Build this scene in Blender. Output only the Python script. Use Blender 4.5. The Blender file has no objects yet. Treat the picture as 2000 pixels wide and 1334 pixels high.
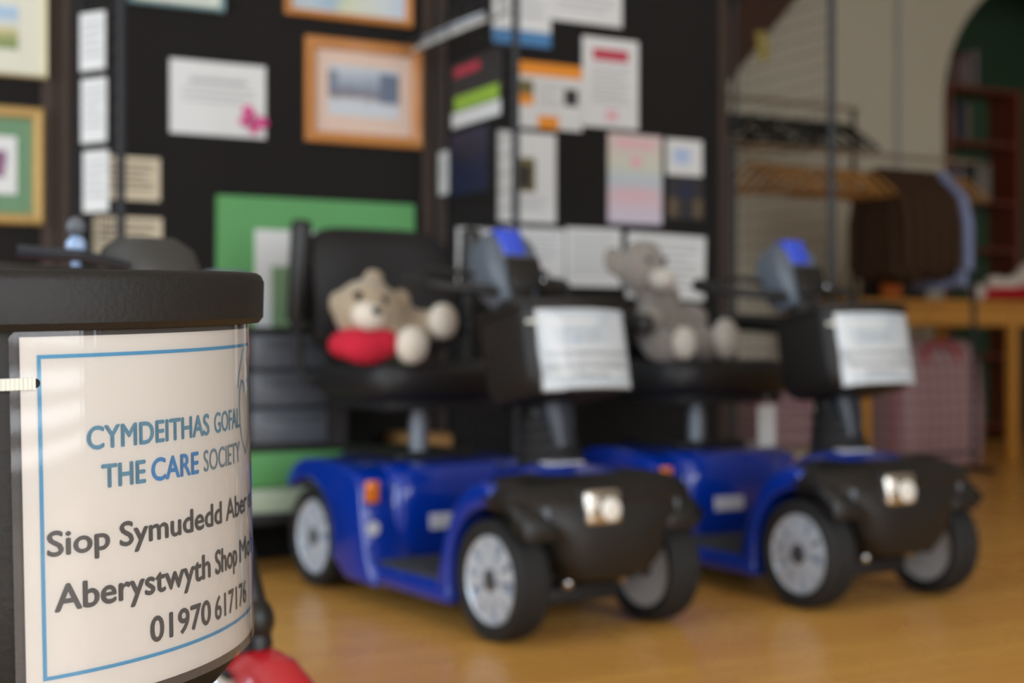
import bpy, bmesh, math, random
from mathutils import Vector, Matrix
random.seed(7)
S = bpy.context.scene
COL = S.collection
PI = math.pi
def rad(d): return d * PI / 180

# ------------------------------------------------------------------ frames
FPX, HZ, CAMH = 2800.0, 672.0, 0.63          # focal length in pixels, horizon row, eye height
O = Vector((0.34, 4.75, 0)); U = Vector((0.883, 0.469, 0)); N = Vector((0.469, -0.883, 0))
RZ = math.atan2(0.469, 0.883)                # the room is turned 28 degrees to the camera
def W(u, v, z=0.0): return O + U * u + N * v + Vector((0, 0, z))
def on_plane(px, py, v):                     # where a sight line meets the room plane v = const
    k = (px - 1000) / FPX
    a, b = O + N * v, U
    u = (k * a.y - a.x) / (b.x - k * b.y)
    return u, CAMH - (py - HZ) * (a.y + b.y * u) / FPX

# ------------------------------------------------------------------ camera, world, light, exposure
cam = bpy.data.cameras.new('camera'); co = bpy.data.objects.new('camera', cam); COL.objects.link(co)
cam.sensor_width = 36; cam.lens = FPX * 36 / 2000
co.location = (0, 0, CAMH)
co.rotation_euler = (PI / 2 + math.atan((HZ - 667) / FPX), 0, 0)
cam.dof.use_dof = True; cam.dof.focus_distance = 0.885; cam.dof.aperture_fstop = 5.4
cam.clip_start = 0.02; cam.clip_end = 60
S.camera = co
S.view_settings.view_transform = 'Standard'; S.view_settings.look = 'None'
S.view_settings.gamma = 1; S.view_settings.use_curve_mapping = False
S.view_settings.exposure = 0.25
S.cycles.use_denoising = True
S.cycles.max_bounces = 8; S.cycles.transparent_max_bounces = 12
S.cycles.sample_clamp_indirect = 6.0

wd = bpy.data.worlds.new('sky'); S.world = wd; wd.use_nodes = True
bg = wd.node_tree.nodes['Background']; bg.inputs[0].default_value = (0.62, 0.74, 0.95, 1); bg.inputs[1].default_value = 0.9

WIN = [(-4.9, -3.3), (-3.1, -1.75), (-1.55, 1.2), (1.5, 2.1)]   # shop windows in the front wall (u ranges)
WZ = (0.42, 2.85); LOWZ = 0.05                               # the third reaches the floor, an unseen opening shaped for stripes reflected in the sign
def area(name, u, v, z, sx, sz, power, col, yaw=0.0):
    l = bpy.data.lights.new(name, 'AREA'); l.shape = 'RECTANGLE'; l.size = sx; l.size_y = sz; l.energy = power; l.color = col
    o = bpy.data.objects.new(name, l); COL.objects.link(o)
    o.location = W(u, v, z); o.rotation_euler = (PI / 2, 0, RZ + PI + yaw + PI)
    return o
for i, (a, b) in enumerate(WIN):
    o = area('daylight', (a + b) / 2, 6.95, 1.60, (b - a) + 0.25, 3.1, 56 * (b - a), (0.93, 0.97, 1.0))
o = area('daylight', -5.95, 2.6, 1.55, 3.2, 2.5, 200, (0.78, 0.89, 1.0), -PI / 2)

# ------------------------------------------------------------------ materials
MATS = {}
def srgb(c):
    return tuple(((x / 255) / 12.92 if x / 255 <= 0.04045 else (((x / 255) + 0.055) / 1.055) ** 2.4) for x in c)
def mat(name, rgb, rough=0.5, metal=0.0, coat=0.0, var=0.08, scale=30.0, bump=0.0, spec=0.5, sheen=0.0):
    if name in MATS: return MATS[name]
    m = bpy.data.materials.new(name); m.use_nodes = True; nt = m.node_tree; b = nt.nodes['Principled BSDF']
    c = srgb(rgb)
    tc = nt.nodes.new('ShaderNodeTexCoord'); nz = nt.nodes.new('ShaderNodeTexNoise')
    nz.inputs['Scale'].default_value = scale; nz.inputs['Detail'].default_value = 4
    nt.links.new(tc.outputs['Object'], nz.inputs['Vector'])
    mx = nt.nodes.new('ShaderNodeMix'); mx.data_type = 'RGBA'
    mx.inputs[6].default_value = tuple(max(0, x * (1 - var)) for x in c) + (1,)
    mx.inputs[7].default_value = tuple(min(1, x * (1 + var)) for x in c) + (1,)
    nt.links.new(nz.outputs['Fac'], mx.inputs[0]); nt.links.new(mx.outputs[2], b.inputs['Base Color'])
    b.inputs['Roughness'].default_value = rough; b.inputs['Metallic'].default_value = metal
    b.inputs['Coat Weight'].default_value = coat; b.inputs['Coat Roughness'].default_value = 0.06
    b.inputs['Specular IOR Level'].default_value = spec; b.inputs['Sheen Weight'].default_value = sheen
    if bump:
        bp = nt.nodes.new('ShaderNodeBump'); bp.inputs['Strength'].default_value = bump; bp.inputs['Distance'].default_value = 0.004
        nt.links.new(nz.outputs['Fac'], bp.inputs['Height']); nt.links.new(bp.outputs['Normal'], b.inputs['Normal'])
    MATS[name] = m
    return m

def floor_material():
    m = bpy.data.materials.new('polished_wood_floor'); m.use_nodes = True; nt = m.node_tree; b = nt.nodes['Principled BSDF']
    tc = nt.nodes.new('ShaderNodeTexCoord')
    mp = nt.nodes.new('ShaderNodeMapping'); mp.inputs['Scale'].default_value = (1.2, 14, 1)
    nt.links.new(tc.outputs['Object'], mp.inputs['Vector'])
    nz = nt.nodes.new('ShaderNodeTexNoise'); nz.inputs['Scale'].default_value = 2.2; nz.inputs['Detail'].default_value = 6
    nt.links.new(mp.outputs['Vector'], nz.inputs['Vector'])
    br = nt.nodes.new('ShaderNodeTexBrick'); br.inputs['Scale'].default_value = 1.0
    br.inputs['Brick Width'].default_value = 1.6; br.inputs['Row Height'].default_value = 0.075; br.inputs['Mortar Size'].default_value = 0.0012
    br.inputs['Color1'].default_value = srgb((238, 180, 92)) + (1,); br.inputs['Color2'].default_value = srgb((224, 164, 82)) + (1,)
    br.inputs['Mortar'].default_value = srgb((96, 64, 32)) + (1,)
    nt.links.new(tc.outputs['Object'], br.inputs['Vector'])
    mx = nt.nodes.new('ShaderNodeMix'); mx.data_type = 'RGBA'; mx.blend_type = 'MULTIPLY'; mx.inputs[0].default_value = 0.35
    nt.links.new(br.outputs['Color'], mx.inputs[6]); nt.links.new(nz.outputs['Color'], mx.inputs[7])
    nt.links.new(br.outputs['Color'], mx.inputs[6])
    cr = nt.nodes.new('ShaderNodeValToRGB'); cr.color_ramp.elements[0].color = (0.78, 0.76, 0.74, 1); cr.color_ramp.elements[1].color = (1, 1, 1, 1)
    nt.links.new(nz.outputs['Fac'], cr.inputs['Fac']); nt.links.new(cr.outputs['Color'], mx.inputs[7])
    nt.links.new(mx.outputs[2], b.inputs['Base Color'])
    n2 = nt.nodes.new('ShaderNodeTexNoise'); n2.inputs['Scale'].default_value = 3.0
    nt.links.new(tc.outputs['Object'], n2.inputs['Vector'])
    mr = nt.nodes.new('ShaderNodeMapRange'); mr.inputs['To Min'].default_value = 0.2; mr.inputs['To Max'].default_value = 0.36
    nt.links.new(n2.outputs['Fac'], mr.inputs['Value']); nt.links.new(mr.outputs['Result'], b.inputs['Roughness'])
    return m

def tartan_material():
    m = bpy.data.materials.new('pink_tartan_fabric'); m.use_nodes = True; nt = m.node_tree; b = nt.nodes['Principled BSDF']
    tc = nt.nodes.new('ShaderNodeTexCoord'); sp = nt.nodes.new('ShaderNodeSeparateXYZ'); nt.links.new(tc.outputs['Object'], sp.inputs[0])
    def band(out, freq, lo):
        a = nt.nodes.new('ShaderNodeMath'); a.operation = 'MULTIPLY'; a.inputs[1].default_value = freq; nt.links.new(out, a.inputs[0])
        f = nt.nodes.new('ShaderNodeMath'); f.operation = 'FRACT'; nt.links.new(a.outputs[0], f.inputs[0])
        g = nt.nodes.new('ShaderNodeMath'); g.operation = 'GREATER_THAN'; g.inputs[1].default_value = lo; nt.links.new(f.outputs[0], g.inputs[0])
        return g.outputs[0]
    s = nt.nodes.new('ShaderNodeMath'); s.operation = 'ADD'
    nt.links.new(band(sp.outputs['X'], 15, 0.62), s.inputs[0]); nt.links.new(band(sp.outputs['Z'], 15, 0.62), s.inputs[1])
    d = nt.nodes.new('ShaderNodeMath'); d.operation = 'MULTIPLY'; d.inputs[1].default_value = 0.5; nt.links.new(s.outputs[0], d.inputs[0])
    mx = nt.nodes.new('ShaderNodeMix'); mx.data_type = 'RGBA'
    mx.inputs[6].default_value = srgb((184, 156, 158)) + (1,); mx.inputs[7].default_value = srgb((132, 86, 94)) + (1,)
    nt.links.new(d.outputs[0], mx.inputs[0]); nt.links.new(mx.outputs[2], b.inputs['Base Color']); b.inputs['Roughness'].default_value = 0.7
    return m

def picture_material(name, stops, scale, axis='Z', warp=0.2):
    """A soft watercolour print: a colour ramp along one direction, stirred by noise."""
    m = bpy.data.materials.new(name); m.use_nodes = True; nt = m.node_tree; b = nt.nodes['Principled BSDF']
    tc = nt.nodes.new('ShaderNodeTexCoord'); sp = nt.nodes.new('ShaderNodeSeparateXYZ'); nt.links.new(tc.outputs['Generated'], sp.inputs[0])
    nz = nt.nodes.new('ShaderNodeTexNoise'); nz.inputs['Scale'].default_value = scale; nz.inputs['Detail'].default_value = 3
    nt.links.new(tc.outputs['Generated'], nz.inputs['Vector'])
    a = nt.nodes.new('ShaderNodeMath'); a.operation = 'MULTIPLY_ADD'; a.inputs[1].default_value = warp * 2; a.inputs[2].default_value = -warp
    nt.links.new(nz.outputs['Fac'], a.inputs[0])
    s = nt.nodes.new('ShaderNodeMath'); s.operation = 'ADD'; nt.links.new(a.outputs[0], s.inputs[0]); nt.links.new(sp.outputs[axis], s.inputs[1])
    cr = nt.nodes.new('ShaderNodeValToRGB'); els = cr.color_ramp.elements
    while len(els) < len(stops): els.new(0.5)
    for e, (p, c) in zip(els, stops): e.position = p; e.color = srgb(c) + (1,)
    nt.links.new(s.outputs[0], cr.inputs['Fac']); nt.links.new(cr.outputs['Color'], b.inputs['Base Color']); b.inputs['Roughness'].default_value = 0.6
    return m

def film_material():
    m = bpy.data.materials.new('laminate_film'); m.use_nodes = True; nt = m.node_tree
    for n in list(nt.nodes):
        if n.type != 'OUTPUT_MATERIAL': nt.nodes.remove(n)
    out = [n for n in nt.nodes if n.type == 'OUTPUT_MATERIAL'][0]
    tr = nt.nodes.new('ShaderNodeBsdfTransparent'); df = nt.nodes.new('ShaderNodeBsdfDiffuse'); df.inputs[0].default_value = (0.8, 0.78, 0.8, 1)
    gl = nt.nodes.new('ShaderNodeBsdfGlossy'); gl.inputs['Roughness'].default_value = 0.035
    fr = nt.nodes.new('ShaderNodeFresnel'); fr.inputs[0].default_value = 1.5
    m1 = nt.nodes.new('ShaderNodeMixShader'); m1.inputs[0].default_value = 0.07
    nt.links.new(tr.outputs[0], m1.inputs[1]); nt.links.new(df.outputs[0], m1.inputs[2])
    m2 = nt.nodes.new('ShaderNodeMixShader'); nt.links.new(fr.outputs[0], m2.inputs[0]); nt.links.new(m1.outputs[0], m2.inputs[1]); nt.links.new(gl.outputs[0], m2.inputs[2])
    nt.links.new(m2.outputs[0], out.inputs[0])
    return m
def pane_material():
    m = bpy.data.materials.new('window_glass'); m.use_nodes = True; nt = m.node_tree
    for n in list(nt.nodes):
        if n.type != 'OUTPUT_MATERIAL': nt.nodes.remove(n)
    out = [n for n in nt.nodes if n.type == 'OUTPUT_MATERIAL'][0]
    tr = nt.nodes.new('ShaderNodeBsdfTransparent'); gl = nt.nodes.new('ShaderNodeBsdfGlossy'); gl.inputs['Roughness'].default_value = 0.02
    m1 = nt.nodes.new('ShaderNodeMixShader'); m1.inputs[0].default_value = 0.06
    nt.links.new(tr.outputs[0], m1.inputs[1]); nt.links.new(gl.outputs[0], m1.inputs[2]); nt.links.new(m1.outputs[0], out.inputs[0])
    return m

M = dict(
    floor=floor_material(), tartan=tartan_material(), film=film_material(), pane=pane_material(),
    cream_wall=mat('cream_painted_wall', (206, 202, 184), 0.8, var=0.04, scale=6, bump=0.1),
    white_wall=mat('white_painted_wall', (200, 198, 190), 0.8, var=0.03, scale=6),
    ceiling=mat('ceiling_paint', (215, 212, 204), 0.85, var=0.02, scale=5),
    green_wall=mat('green_painted_wall', (58, 88, 62), 0.75, var=0.05, scale=6),
    board=mat('black_hessian_board', (31, 29, 28), 0.9, var=0.15, scale=260, bump=0.25, spec=0.25),
    batten=mat('dark_brown_batten', (64, 50, 42), 0.7, var=0.2, scale=60),
    black=mat('black_plastic', (27, 26, 25), 0.42, var=0.12, scale=120, bump=0.05),
    black_matt=mat('black_matt_plastic', (24, 24, 25), 0.62, var=0.12, scale=160, bump=0.08),
    fabric=mat('black_seat_vinyl', (26, 26, 28), 0.55, var=0.12, scale=90, bump=0.12),
    rubber=mat('tyre_rubber', (30, 30, 30), 0.75, var=0.12, scale=110, bump=0.12),
    basket=mat('charcoal_basket_plastic', (20, 18, 16), 0.55, var=0.2, scale=260, bump=0.12),
    blue=mat('blue_gloss_paint', (0, 50, 160), 0.3, spec=0.25, coat=1.0, var=0.04, scale=12),
    red=mat('red_gloss_paint', (196, 22, 38), 0.32, coat=0.8, var=0.05, scale=12),
    silver=mat('silver_alloy', (210, 219, 230), 0.4, metal=0.25, var=0.05, scale=40),
    dark_silver=mat('dark_alloy', (88, 92, 98), 0.45, metal=0.5, var=0.1, scale=40),
    chrome=mat('chrome', (220, 222, 226), 0.12, metal=1.0, var=0.02),
    reflector=mat('pale_gold_reflector', (224, 218, 206), 0.16, metal=0.9, var=0.1, scale=80),
    grey=mat('grey_plastic', (92, 100, 110), 0.4, var=0.08, scale=60),
    mat_grey=mat('dark_grey_rubber_mat', (62, 64, 68), 0.7, var=0.15, scale=90),
    tiller_dark=mat('dark_slate_plastic', (42, 47, 56), 0.35, var=0.08, scale=60),
    steel=mat('grey_painted_steel', (126, 132, 140), 0.4, metal=0.4, var=0.06),
    amber=mat('amber_reflector', (232, 122, 8), 0.25, coat=0.6, var=0.1, scale=90),
    sticker=mat('white_sticker', (214, 216, 226), 0.4, var=0.03),
    screen_blue=mat('blue_glossy_panel', (48, 82, 214), 0.22, coat=1.0, var=0.06),
    lens=mat('clear_lens', (246, 244, 236), 0.08, coat=1.0, var=0.03, spec=0.8),
    paper=mat('warm_white_paper', (226, 218, 208), 0.6, var=0.015, scale=14),
    paper_w=mat('white_paper', (224, 226, 226), 0.6, var=0.02, scale=14),
    paper_c=mat('cream_paper', (208, 196, 170), 0.65, var=0.05, scale=14),
    ink_blue=mat('blue_ink', (40, 146, 190), 0.55, var=0.03),
    ink_teal=mat('teal_ink', (74, 138, 164), 0.55, var=0.03),
    ink_care=mat('bright_blue_ink', (12, 128, 190), 0.55, var=0.03),
    ink_grey=mat('dark_grey_ink', (34, 38, 40), 0.55, var=0.03),
    ink_slate=mat('slate_ink', (104, 134, 148), 0.55, var=0.03),
    hole=mat('hole_black', (10, 10, 12), 0.8, var=0.05),
    nylon=mat('milky_nylon', (228, 230, 220), 0.42, var=0.04, scale=200),
    wire=mat('dark_grey_wire', (36, 39, 43), 0.55, metal=0.1, var=0.1),
    oak=mat('orange_oak_frame', (196, 130, 66), 0.45, var=0.14, scale=40, coat=0.2),
    gold=mat('pale_gold_frame', (214, 202, 164), 0.4, metal=0.3, var=0.12, scale=50),
    gold_dark=mat('antique_gold_frame', (184, 152, 92), 0.42, metal=0.3, var=0.15, scale=50),
    teal_frame=mat('pale_teal_frame', (120, 150, 156), 0.5, var=0.06),
    mount_pink=mat('pink_beige_mount', (222, 196, 180), 0.7, var=0.02),
    mount_cream=mat('ivory_mount', (222, 222, 206), 0.7, var=0.02),
    mount_green=mat('sage_green_mount', (108, 146, 112), 0.7, var=0.04),
    green_board=mat('bright_green_board', (92, 160, 94), 0.6, var=0.05, scale=12),
    sage=mat('dull_sage_card', (128, 158, 122), 0.65, var=0.05),
    orange=mat('orange_print', (240, 150, 36), 0.55, var=0.05),
    print_red=mat('red_print', (190, 56, 78), 0.55, var=0.05),
    print_pink=mat('pale_pink_print', (232, 178, 190), 0.55, var=0.05),
    print_grey=mat('pale_grey_print', (186, 188, 190), 0.6, var=0.05, scale=200),
    print_blue=mat('sea_blue_print', (74, 132, 186), 0.55, var=0.08),
    print_dark=mat('dark_print', (44, 44, 46), 0.55, var=0.2),
    print_olive=mat('olive_photo_print', (112, 102, 58), 0.55, var=0.35, scale=70),
    print_lime=mat('lime_print', (150, 190, 60), 0.55, var=0.3, scale=80),
    print_navy=mat('navy_print', (34, 40, 66), 0.5, var=0.15),
    print_brown=mat('brown_photo_print', (104, 88, 66), 0.55, var=0.3, scale=70),
    magenta=mat('magenta_fabric', (214, 66, 138), 0.6, var=0.08, scale=60),
    plush_beige=mat('beige_plush', (176, 158, 132), 0.95, var=0.22, scale=190, bump=0.9, sheen=0.4),
    plush_cream=mat('cream_plush', (228, 218, 202), 0.95, var=0.12, scale=190, bump=0.8, sheen=0.4),
    plush_grey=mat('grey_plush', (140, 132, 124), 0.95, var=0.22, scale=190, bump=0.9, sheen=0.4),
    plush_pale=mat('pale_grey_plush', (196, 190, 180), 0.95, var=0.12, scale=190, bump=0.8, sheen=0.4),
    scarf=mat('red_fleece', (198, 26, 54), 0.9, var=0.12, scale=120, bump=0.4),
    red_cloth=mat('red_velvet', (192, 22, 34), 0.85, var=0.1, scale=60, bump=0.2),
    white_fur=mat('white_fluffy_trim', (226, 216, 204), 0.95, var=0.1, scale=140, bump=0.9),
    mahogany=mat('mahogany', (112, 52, 34), 0.45, var=0.2, scale=30, coat=0.2),
    stair_wood=mat('dark_stair_wood', (70, 42, 28), 0.5, var=0.2, scale=24),
    table_wood=mat('golden_beech_table', (206, 146, 62), 0.4, var=0.12, scale=26, coat=0.2),
    hanger_wood=mat('tan_hanger_wood', (170, 122, 66), 0.45, var=0.14, scale=40),
    brown_cloth=mat('dark_brown_cloth', (66, 44, 24), 0.9, var=0.15, scale=90, bump=0.3),
    blue_cloth=mat('pale_blue_cotton', (138, 150, 186), 0.85, var=0.06, scale=60, bump=0.2),
    cardboard=mat('cardboard', (172, 128, 76), 0.8, var=0.06, scale=40),
    drawer_grey=mat('slate_grey_plastic', (96, 101, 108), 0.38, var=0.06, scale=40),
    drawer_dark=mat('brown_black_plastic', (40, 34, 32), 0.5, var=0.1, scale=40),
    pale_top=mat('cream_laminate', (196, 184, 158), 0.5, var=0.04),
    pink_plush=mat('dusty_pink', (190, 160, 160), 0.8, var=0.1),
    yellow_card=mat('mustard_card', (186, 172, 92), 0.6, var=0.05),
    glint_blue=mat('pale_blue_glint', (150, 178, 216), 0.2, coat=1.0, var=0.05),
)

# ------------------------------------------------------------------ mesh helpers
def mesh_from(name, bm, m, smooth=True, recalc=True):
    if recalc: bmesh.ops.recalc_face_normals(bm, faces=bm.faces[:])
    if smooth:
        for f in bm.faces: f.smooth = True
        for e in bm.edges:
            if len(e.link_faces) == 2 and e.calc_face_angle(0) > 0.62: e.smooth = False
    me = bpy.data.meshes.new(name); bm.to_mesh(me); bm.free()
    me.materials.append(m)
    return me
def obj(name, bm, m, parent=None, smooth=True, loc=None):
    me = bm if isinstance(bm, bpy.types.Mesh) else mesh_from(name, bm, m, smooth)
    o = bpy.data.objects.new(name, me); COL.objects.link(o)
    if parent: o.parent = parent
    if loc is not None: o.location = loc
    return o
def tag(o, label=None, cat=None, group=None, kind=None):
    if label: o['label'] = label
    if cat: o['category'] = cat
    if group: o['group'] = group
    if kind: o['kind'] = kind
    return o
def empty(name, loc=(0, 0, 0), rz=0.0, label=None, cat=None, group=None, kind=None):
    o = bpy.data.objects.new(name, None); COL.objects.link(o); o.location = loc; o.rotation_euler = (0, 0, rz)
    o.empty_display_size = 0.1
    return tag(o, label, cat, group, kind)
def struct(name, bm, m, parent=None):
    o = obj(name, bm, m, parent)
    if not parent: o['kind'] = 'structure'
    return o
def dup(o, parent=None):
    c = o.copy(); COL.objects.link(c)
    if parent: c.parent = parent
    for ch in o.children: dup(ch, c)
    return c
def merge(bm, tmp, mx=None):
    if mx is not None: tmp.transform(mx)
    me = bpy.data.meshes.new('t'); tmp.to_mesh(me); tmp.free(); bm.from_mesh(me); bpy.data.meshes.remove(me)
def BM(): return bmesh.new()
def box(bm, c, s, bev=0.0, seg=2, rot=None):
    t = BM(); bmesh.ops.create_cube(t, size=1.0); t.transform(Matrix.Diagonal((s[0], s[1], s[2], 1)))
    if bev > 0: bmesh.ops.bevel(t, geom=t.edges[:], offset=min(bev, 0.49 * min(s)), segments=seg, profile=0.5, affect='EDGES')
    mx = Matrix.Translation(Vector(c))
    if rot is not None: mx = mx @ rot
    merge(bm, t, mx); return bm
def RX(a): return Matrix.Rotation(rad(a), 4, 'X')
def RY(a): return Matrix.Rotation(rad(a), 4, 'Y')
def RZm(a): return Matrix.Rotation(rad(a), 4, 'Z')
def loft(bm, rings, caps=(True, True), close=True):
    vr = [[bm.verts.new(p) for p in r] for r in rings]; n = len(vr[0])
    for a, b in zip(vr, vr[1:]):
        for i in range(n if close else n - 1):
            bm.faces.new((a[i], a[(i + 1) % n], b[(i + 1) % n], b[i]))
    if close:
        if caps[0]: bm.faces.new(vr[0][::-1])
        if caps[1]: bm.faces.new(vr[-1])
    return bm
def tube(bm, pts, r, n=8):
    pts = [Vector(p) for p in pts]; rs = r if isinstance(r, (list, tuple)) else [r] * len(pts)
    rings = []; up = None
    for i, p in enumerate(pts):
        d = (pts[min(i + 1, len(pts) - 1)] - pts[max(i - 1, 0)]).normalized()
        if up is None:
            up = Vector((0, 0, 1)) if abs(d.z) < 0.9 else Vector((1, 0, 0))
        a = d.cross(up).normalized(); up = a.cross(d).normalized()
        rings.append([p + (a * math.cos(2 * PI * k / n) + up * math.sin(2 * PI * k / n)) * rs[i] for k in range(n)])
    return loft(bm, rings)
def lathe(bm, prof, n=28, axis='X', c=(0, 0, 0), caps=(True, True)):
    rings = []
    for r, a in prof:
        ring = []
        for k in range(n):
            t = 2 * PI * k / n; p, q = r * math.cos(t), r * math.sin(t)
            v = {'X': (a, p, q), 'Y': (p, a, q), 'Z': (p, q, a)}[axis]
            ring.append(Vector(v) + Vector(c))
        rings.append(ring)
    return loft(bm, rings, caps)
def prism(bm, yz, x0, x1, bev=0.0, seg=2):
    t = BM(); a = [t.verts.new((x0, y, z)) for y, z in yz]; b = [t.verts.new((x1, y, z)) for y, z in yz]
    n = len(a)
    fa = t.faces.new(a[::-1]); fb = t.faces.new(b)
    for i in range(n): t.faces.new((a[i], a[(i + 1) % n], b[(i + 1) % n], b[i]))
    bmesh.ops.recalc_face_normals(t, faces=t.faces[:])
    if bev: bmesh.ops.bevel(t, geom=list(set(fa.edges[:] + fb.edges[:])), offset=bev, segments=seg, profile=0.5, affect='EDGES')
    merge(bm, t); return bm
def sup(z, a, b, cy=0.0, n=3.0, N=32, cx=0.0):
    r = []
    for k in range(N):
        t = 2 * PI * k / N; c, s = math.cos(t), math.sin(t)
        r.append(Vector((cx + a * math.copysign(abs(c) ** (2 / n), c), cy + b * math.copysign(abs(s) ** (2 / n), s), z)))
    return r
def ball(bm, c, r, rot=None, seg=14):
    t = BM(); bmesh.ops.create_uvsphere(t, u_segments=seg, v_segments=max(6, seg * 2 // 3), radius=1.0)
    r = (r, r, r) if not isinstance(r, (tuple, list)) else r
    mx = Matrix.Translation(Vector(c)) @ (rot if rot is not None else Matrix.Identity(4)) @ Matrix.Diagonal((r[0], r[1], r[2], 1))
    merge(bm, t, mx); return bm
def evaluated(o):
    dg = bpy.context.evaluated_depsgraph_get(); dg.update()
    return bpy.data.meshes.new_from_object(o.evaluated_get(dg))
def fused(name, balls, m, parent=None, voxel=0.007, smooth=6):
    """Several rounded lumps fused into one continuous soft skin."""
    bm = BM()
    for b in balls: ball(bm, *b)
    me = bpy.data.meshes.new(name); bm.to_mesh(me); bm.free()
    o = bpy.data.objects.new(name, me); COL.objects.link(o)
    r = o.modifiers.new('r', 'REMESH'); r.mode = 'VOXEL'; r.voxel_size = voxel
    s = o.modifiers.new('s', 'SMOOTH'); s.iterations = smooth; s.factor = 0.5
    nm = evaluated(o); o.modifiers.clear(); o.data = nm; bpy.data.meshes.remove(me)
    nm.name = name
    nm.materials.clear(); nm.materials.append(m)
    for p in nm.polygons: p.use_smooth = True
    if parent: o.parent = parent
    return o

# ------------------------------------------------------------------ the room
bm = BM(); fl_o = None
t = BM(); bmesh.ops.create_cube(t, size=1.0); t.transform(Matrix.Diagonal((13.4, 13.0, 0.1, 1)))
merge(bm, t, None)
fl = struct('floor', bm, M['floor']); fl.location = W(0.7, 2.0, -0.05); fl.rotation_euler = (0, 0, RZ)
def room_box(bm, u0, u1, v0, v1, z0, z1, bev=0.0):
    box(bm, ((u0 + u1) / 2, -(v0 + v1) / 2, (z0 + z1) / 2), (abs(u1 - u0), abs(v1 - v0), z1 - z0), bev)
def room(o):                                # room-frame meshes: local x = u, local -y = v
    o.location = O; o.rotation_euler = (0, 0, RZ); return o
CEIL = 3.3
room(struct('ceiling', (lambda b: (room_box(b, -6, 7.4, -4.5, 8.5, CEIL, CEIL + 0.1), b)[1])(BM()), M['ceiling']))
bm = BM(); room_box(bm, -5.6, 0.43, -0.16, -0.035, 0, CEIL); room(struct('wall_back', bm, M['white_wall']))
bm = BM(); LV, LZ = (1.1, 4.1), (0.4, 2.7)
room_box(bm, -5.7, -5.6, -0.16, LV[0], 0, CEIL); room_box(bm, -5.7, -5.6, LV[1], 6.6, 0, CEIL)
room_box(bm, -5.7, -5.6, LV[0], LV[1], 0, LZ[0]); room_box(bm, -5.7, -5.6, LV[0], LV[1], LZ[1], CEIL); room(struct('wall_left', bm, M['white_wall']))
bm = BM()
for k in range(4): v = LV[0] + 0.03 + k * (LV[1] - LV[0] - 0.06) / 3; room_box(bm, -5.68, -5.6, v - 0.03, v + 0.03, LZ[0], LZ[1])
for k in range(3): z = LZ[0] + 0.03 + k * (LZ[1] - LZ[0] - 0.06) / 2; room_box(bm, -5.68, -5.6, LV[0], LV[1], z - 0.03, z + 0.03)
w = room(struct('window_5', bm, M['batten'])); bm = BM(); room_box(bm, -5.696, -5.69, LV[0], LV[1], LZ[0], LZ[1]); obj('pane', bm, M['pane'], w, False)
bm = BM(); room_box(bm, 6.6, 6.7, -3.7, 6.6, 0, CEIL); room(struct('wall_right', bm, M['cream_wall']))
# far cream wall with an arched opening into a green alcove
def arch_wall():
    bm = BM(); v0, v1 = -2.42, -2.56; uc, zs, hr, wr = 4.87, 2.1, 0.9, 1.0
    room_box(bm, -0.6, uc - wr, v0, v1, 0, CEIL); room_box(bm, uc + wr, 6.6, v0, v1, 0, CEIL)
    n = 28; low = [(uc - wr * math.cos(PI * k / n), zs + hr * math.sin(PI * k / n)) for k in range(n + 1)]
    rings = [[Vector((u, -v0, z)), Vector((u, -v1, z)), Vector((u, -v1, CEIL)), Vector((u, -v0, CEIL))] for u, z in low]
    loft(bm, rings); return bm
room(struct('wall_far', arch_wall(), M['cream_wall']))
bm = BM(); room_box(bm, -0.7, -0.6, -2.56, -0.16, 0, CEIL); room(struct('wall_stairwell', bm, M['cream_wall']))
bm = BM(); room_box(bm, 3.6, 6.6, -3.7, -3.6, 0, CEIL); room(struct('wall_alcove', bm, M['green_wall']))
bm = BM(); room_box(bm, 3.5, 3.6, -3.7, -2.56, 0, CEIL); room(struct('wall_alcove_side', bm, M['green_wall']))
bm = BM()                                    # a white pipe running down the far wall
lathe(bm, [(0.022, 0.0), (0.022, CEIL)], 12, 'Z', (3.5, 2.395, 0)); room(struct('trim_1', bm, M['white_wall']))
bm = BM(); room_box(bm, -0.6, 3.87, -2.42, -2.40, 0, 0.12, 0.004); room(struct('baseboard_far', bm, M['stair_wood']))
# front wall (behind the photographer) with the shop windows
bm = BM(); v0, v1 = 6.5, 6.62

for (a, b) in ((-5.6, WIN[2][0]), (WIN[2][1], 6.6)): room_box(bm, a, b, v0, v1, 0, WZ[0])
room_box(bm, WIN[2][0], WIN[2][1], v0, v1, 0, LOWZ)
room_box(bm, -5.6, 6.6, v0, v1, WZ[1], CEIL)
edges = [-5.6] + [x for w in WIN for x in w] + [6.6]
for i in range(0, len(edges), 2): room_box(bm, edges[i], edges[i + 1], v0, v1, WZ[0], WZ[1])

room(struct('wall_front', bm, M['white_wall']))
for i, (a, b) in enumerate(WIN):
    bm = BM(); z0, z1 = (LOWZ if i == 2 else WZ[0]), WZ[1]
    for u in ((a + 0.03, (a + b) / 2, b - 0.03) if i != 2 else (a + 0.03, b - 0.03)): room_box(bm, u - 0.03, u + 0.03, 6.5, 6.58, z0, z1)
    for k in range(6): z = WZ[0] + 0.03 + k * (z1 - WZ[0] - 0.06) / 5; room_box(bm, a, b, 6.5, 6.58, z - 0.035, z + 0.035)
    if i == 2:
        for k in range(4): z = LOWZ + 0.02 + k * 0.118; room_box(bm, a, b, 6.5, 6.58, z - 0.024, z + 0.024)  # low bars added to stripe the reflection on the foreground sign
    w = room(struct('window_%d' % (i + 1), bm, M['batten']))
    bm = BM(); room_box(bm, a, b, 6.59, 6.596, z0, z1); obj('pane', bm, M['pane'], w, False)

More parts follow.
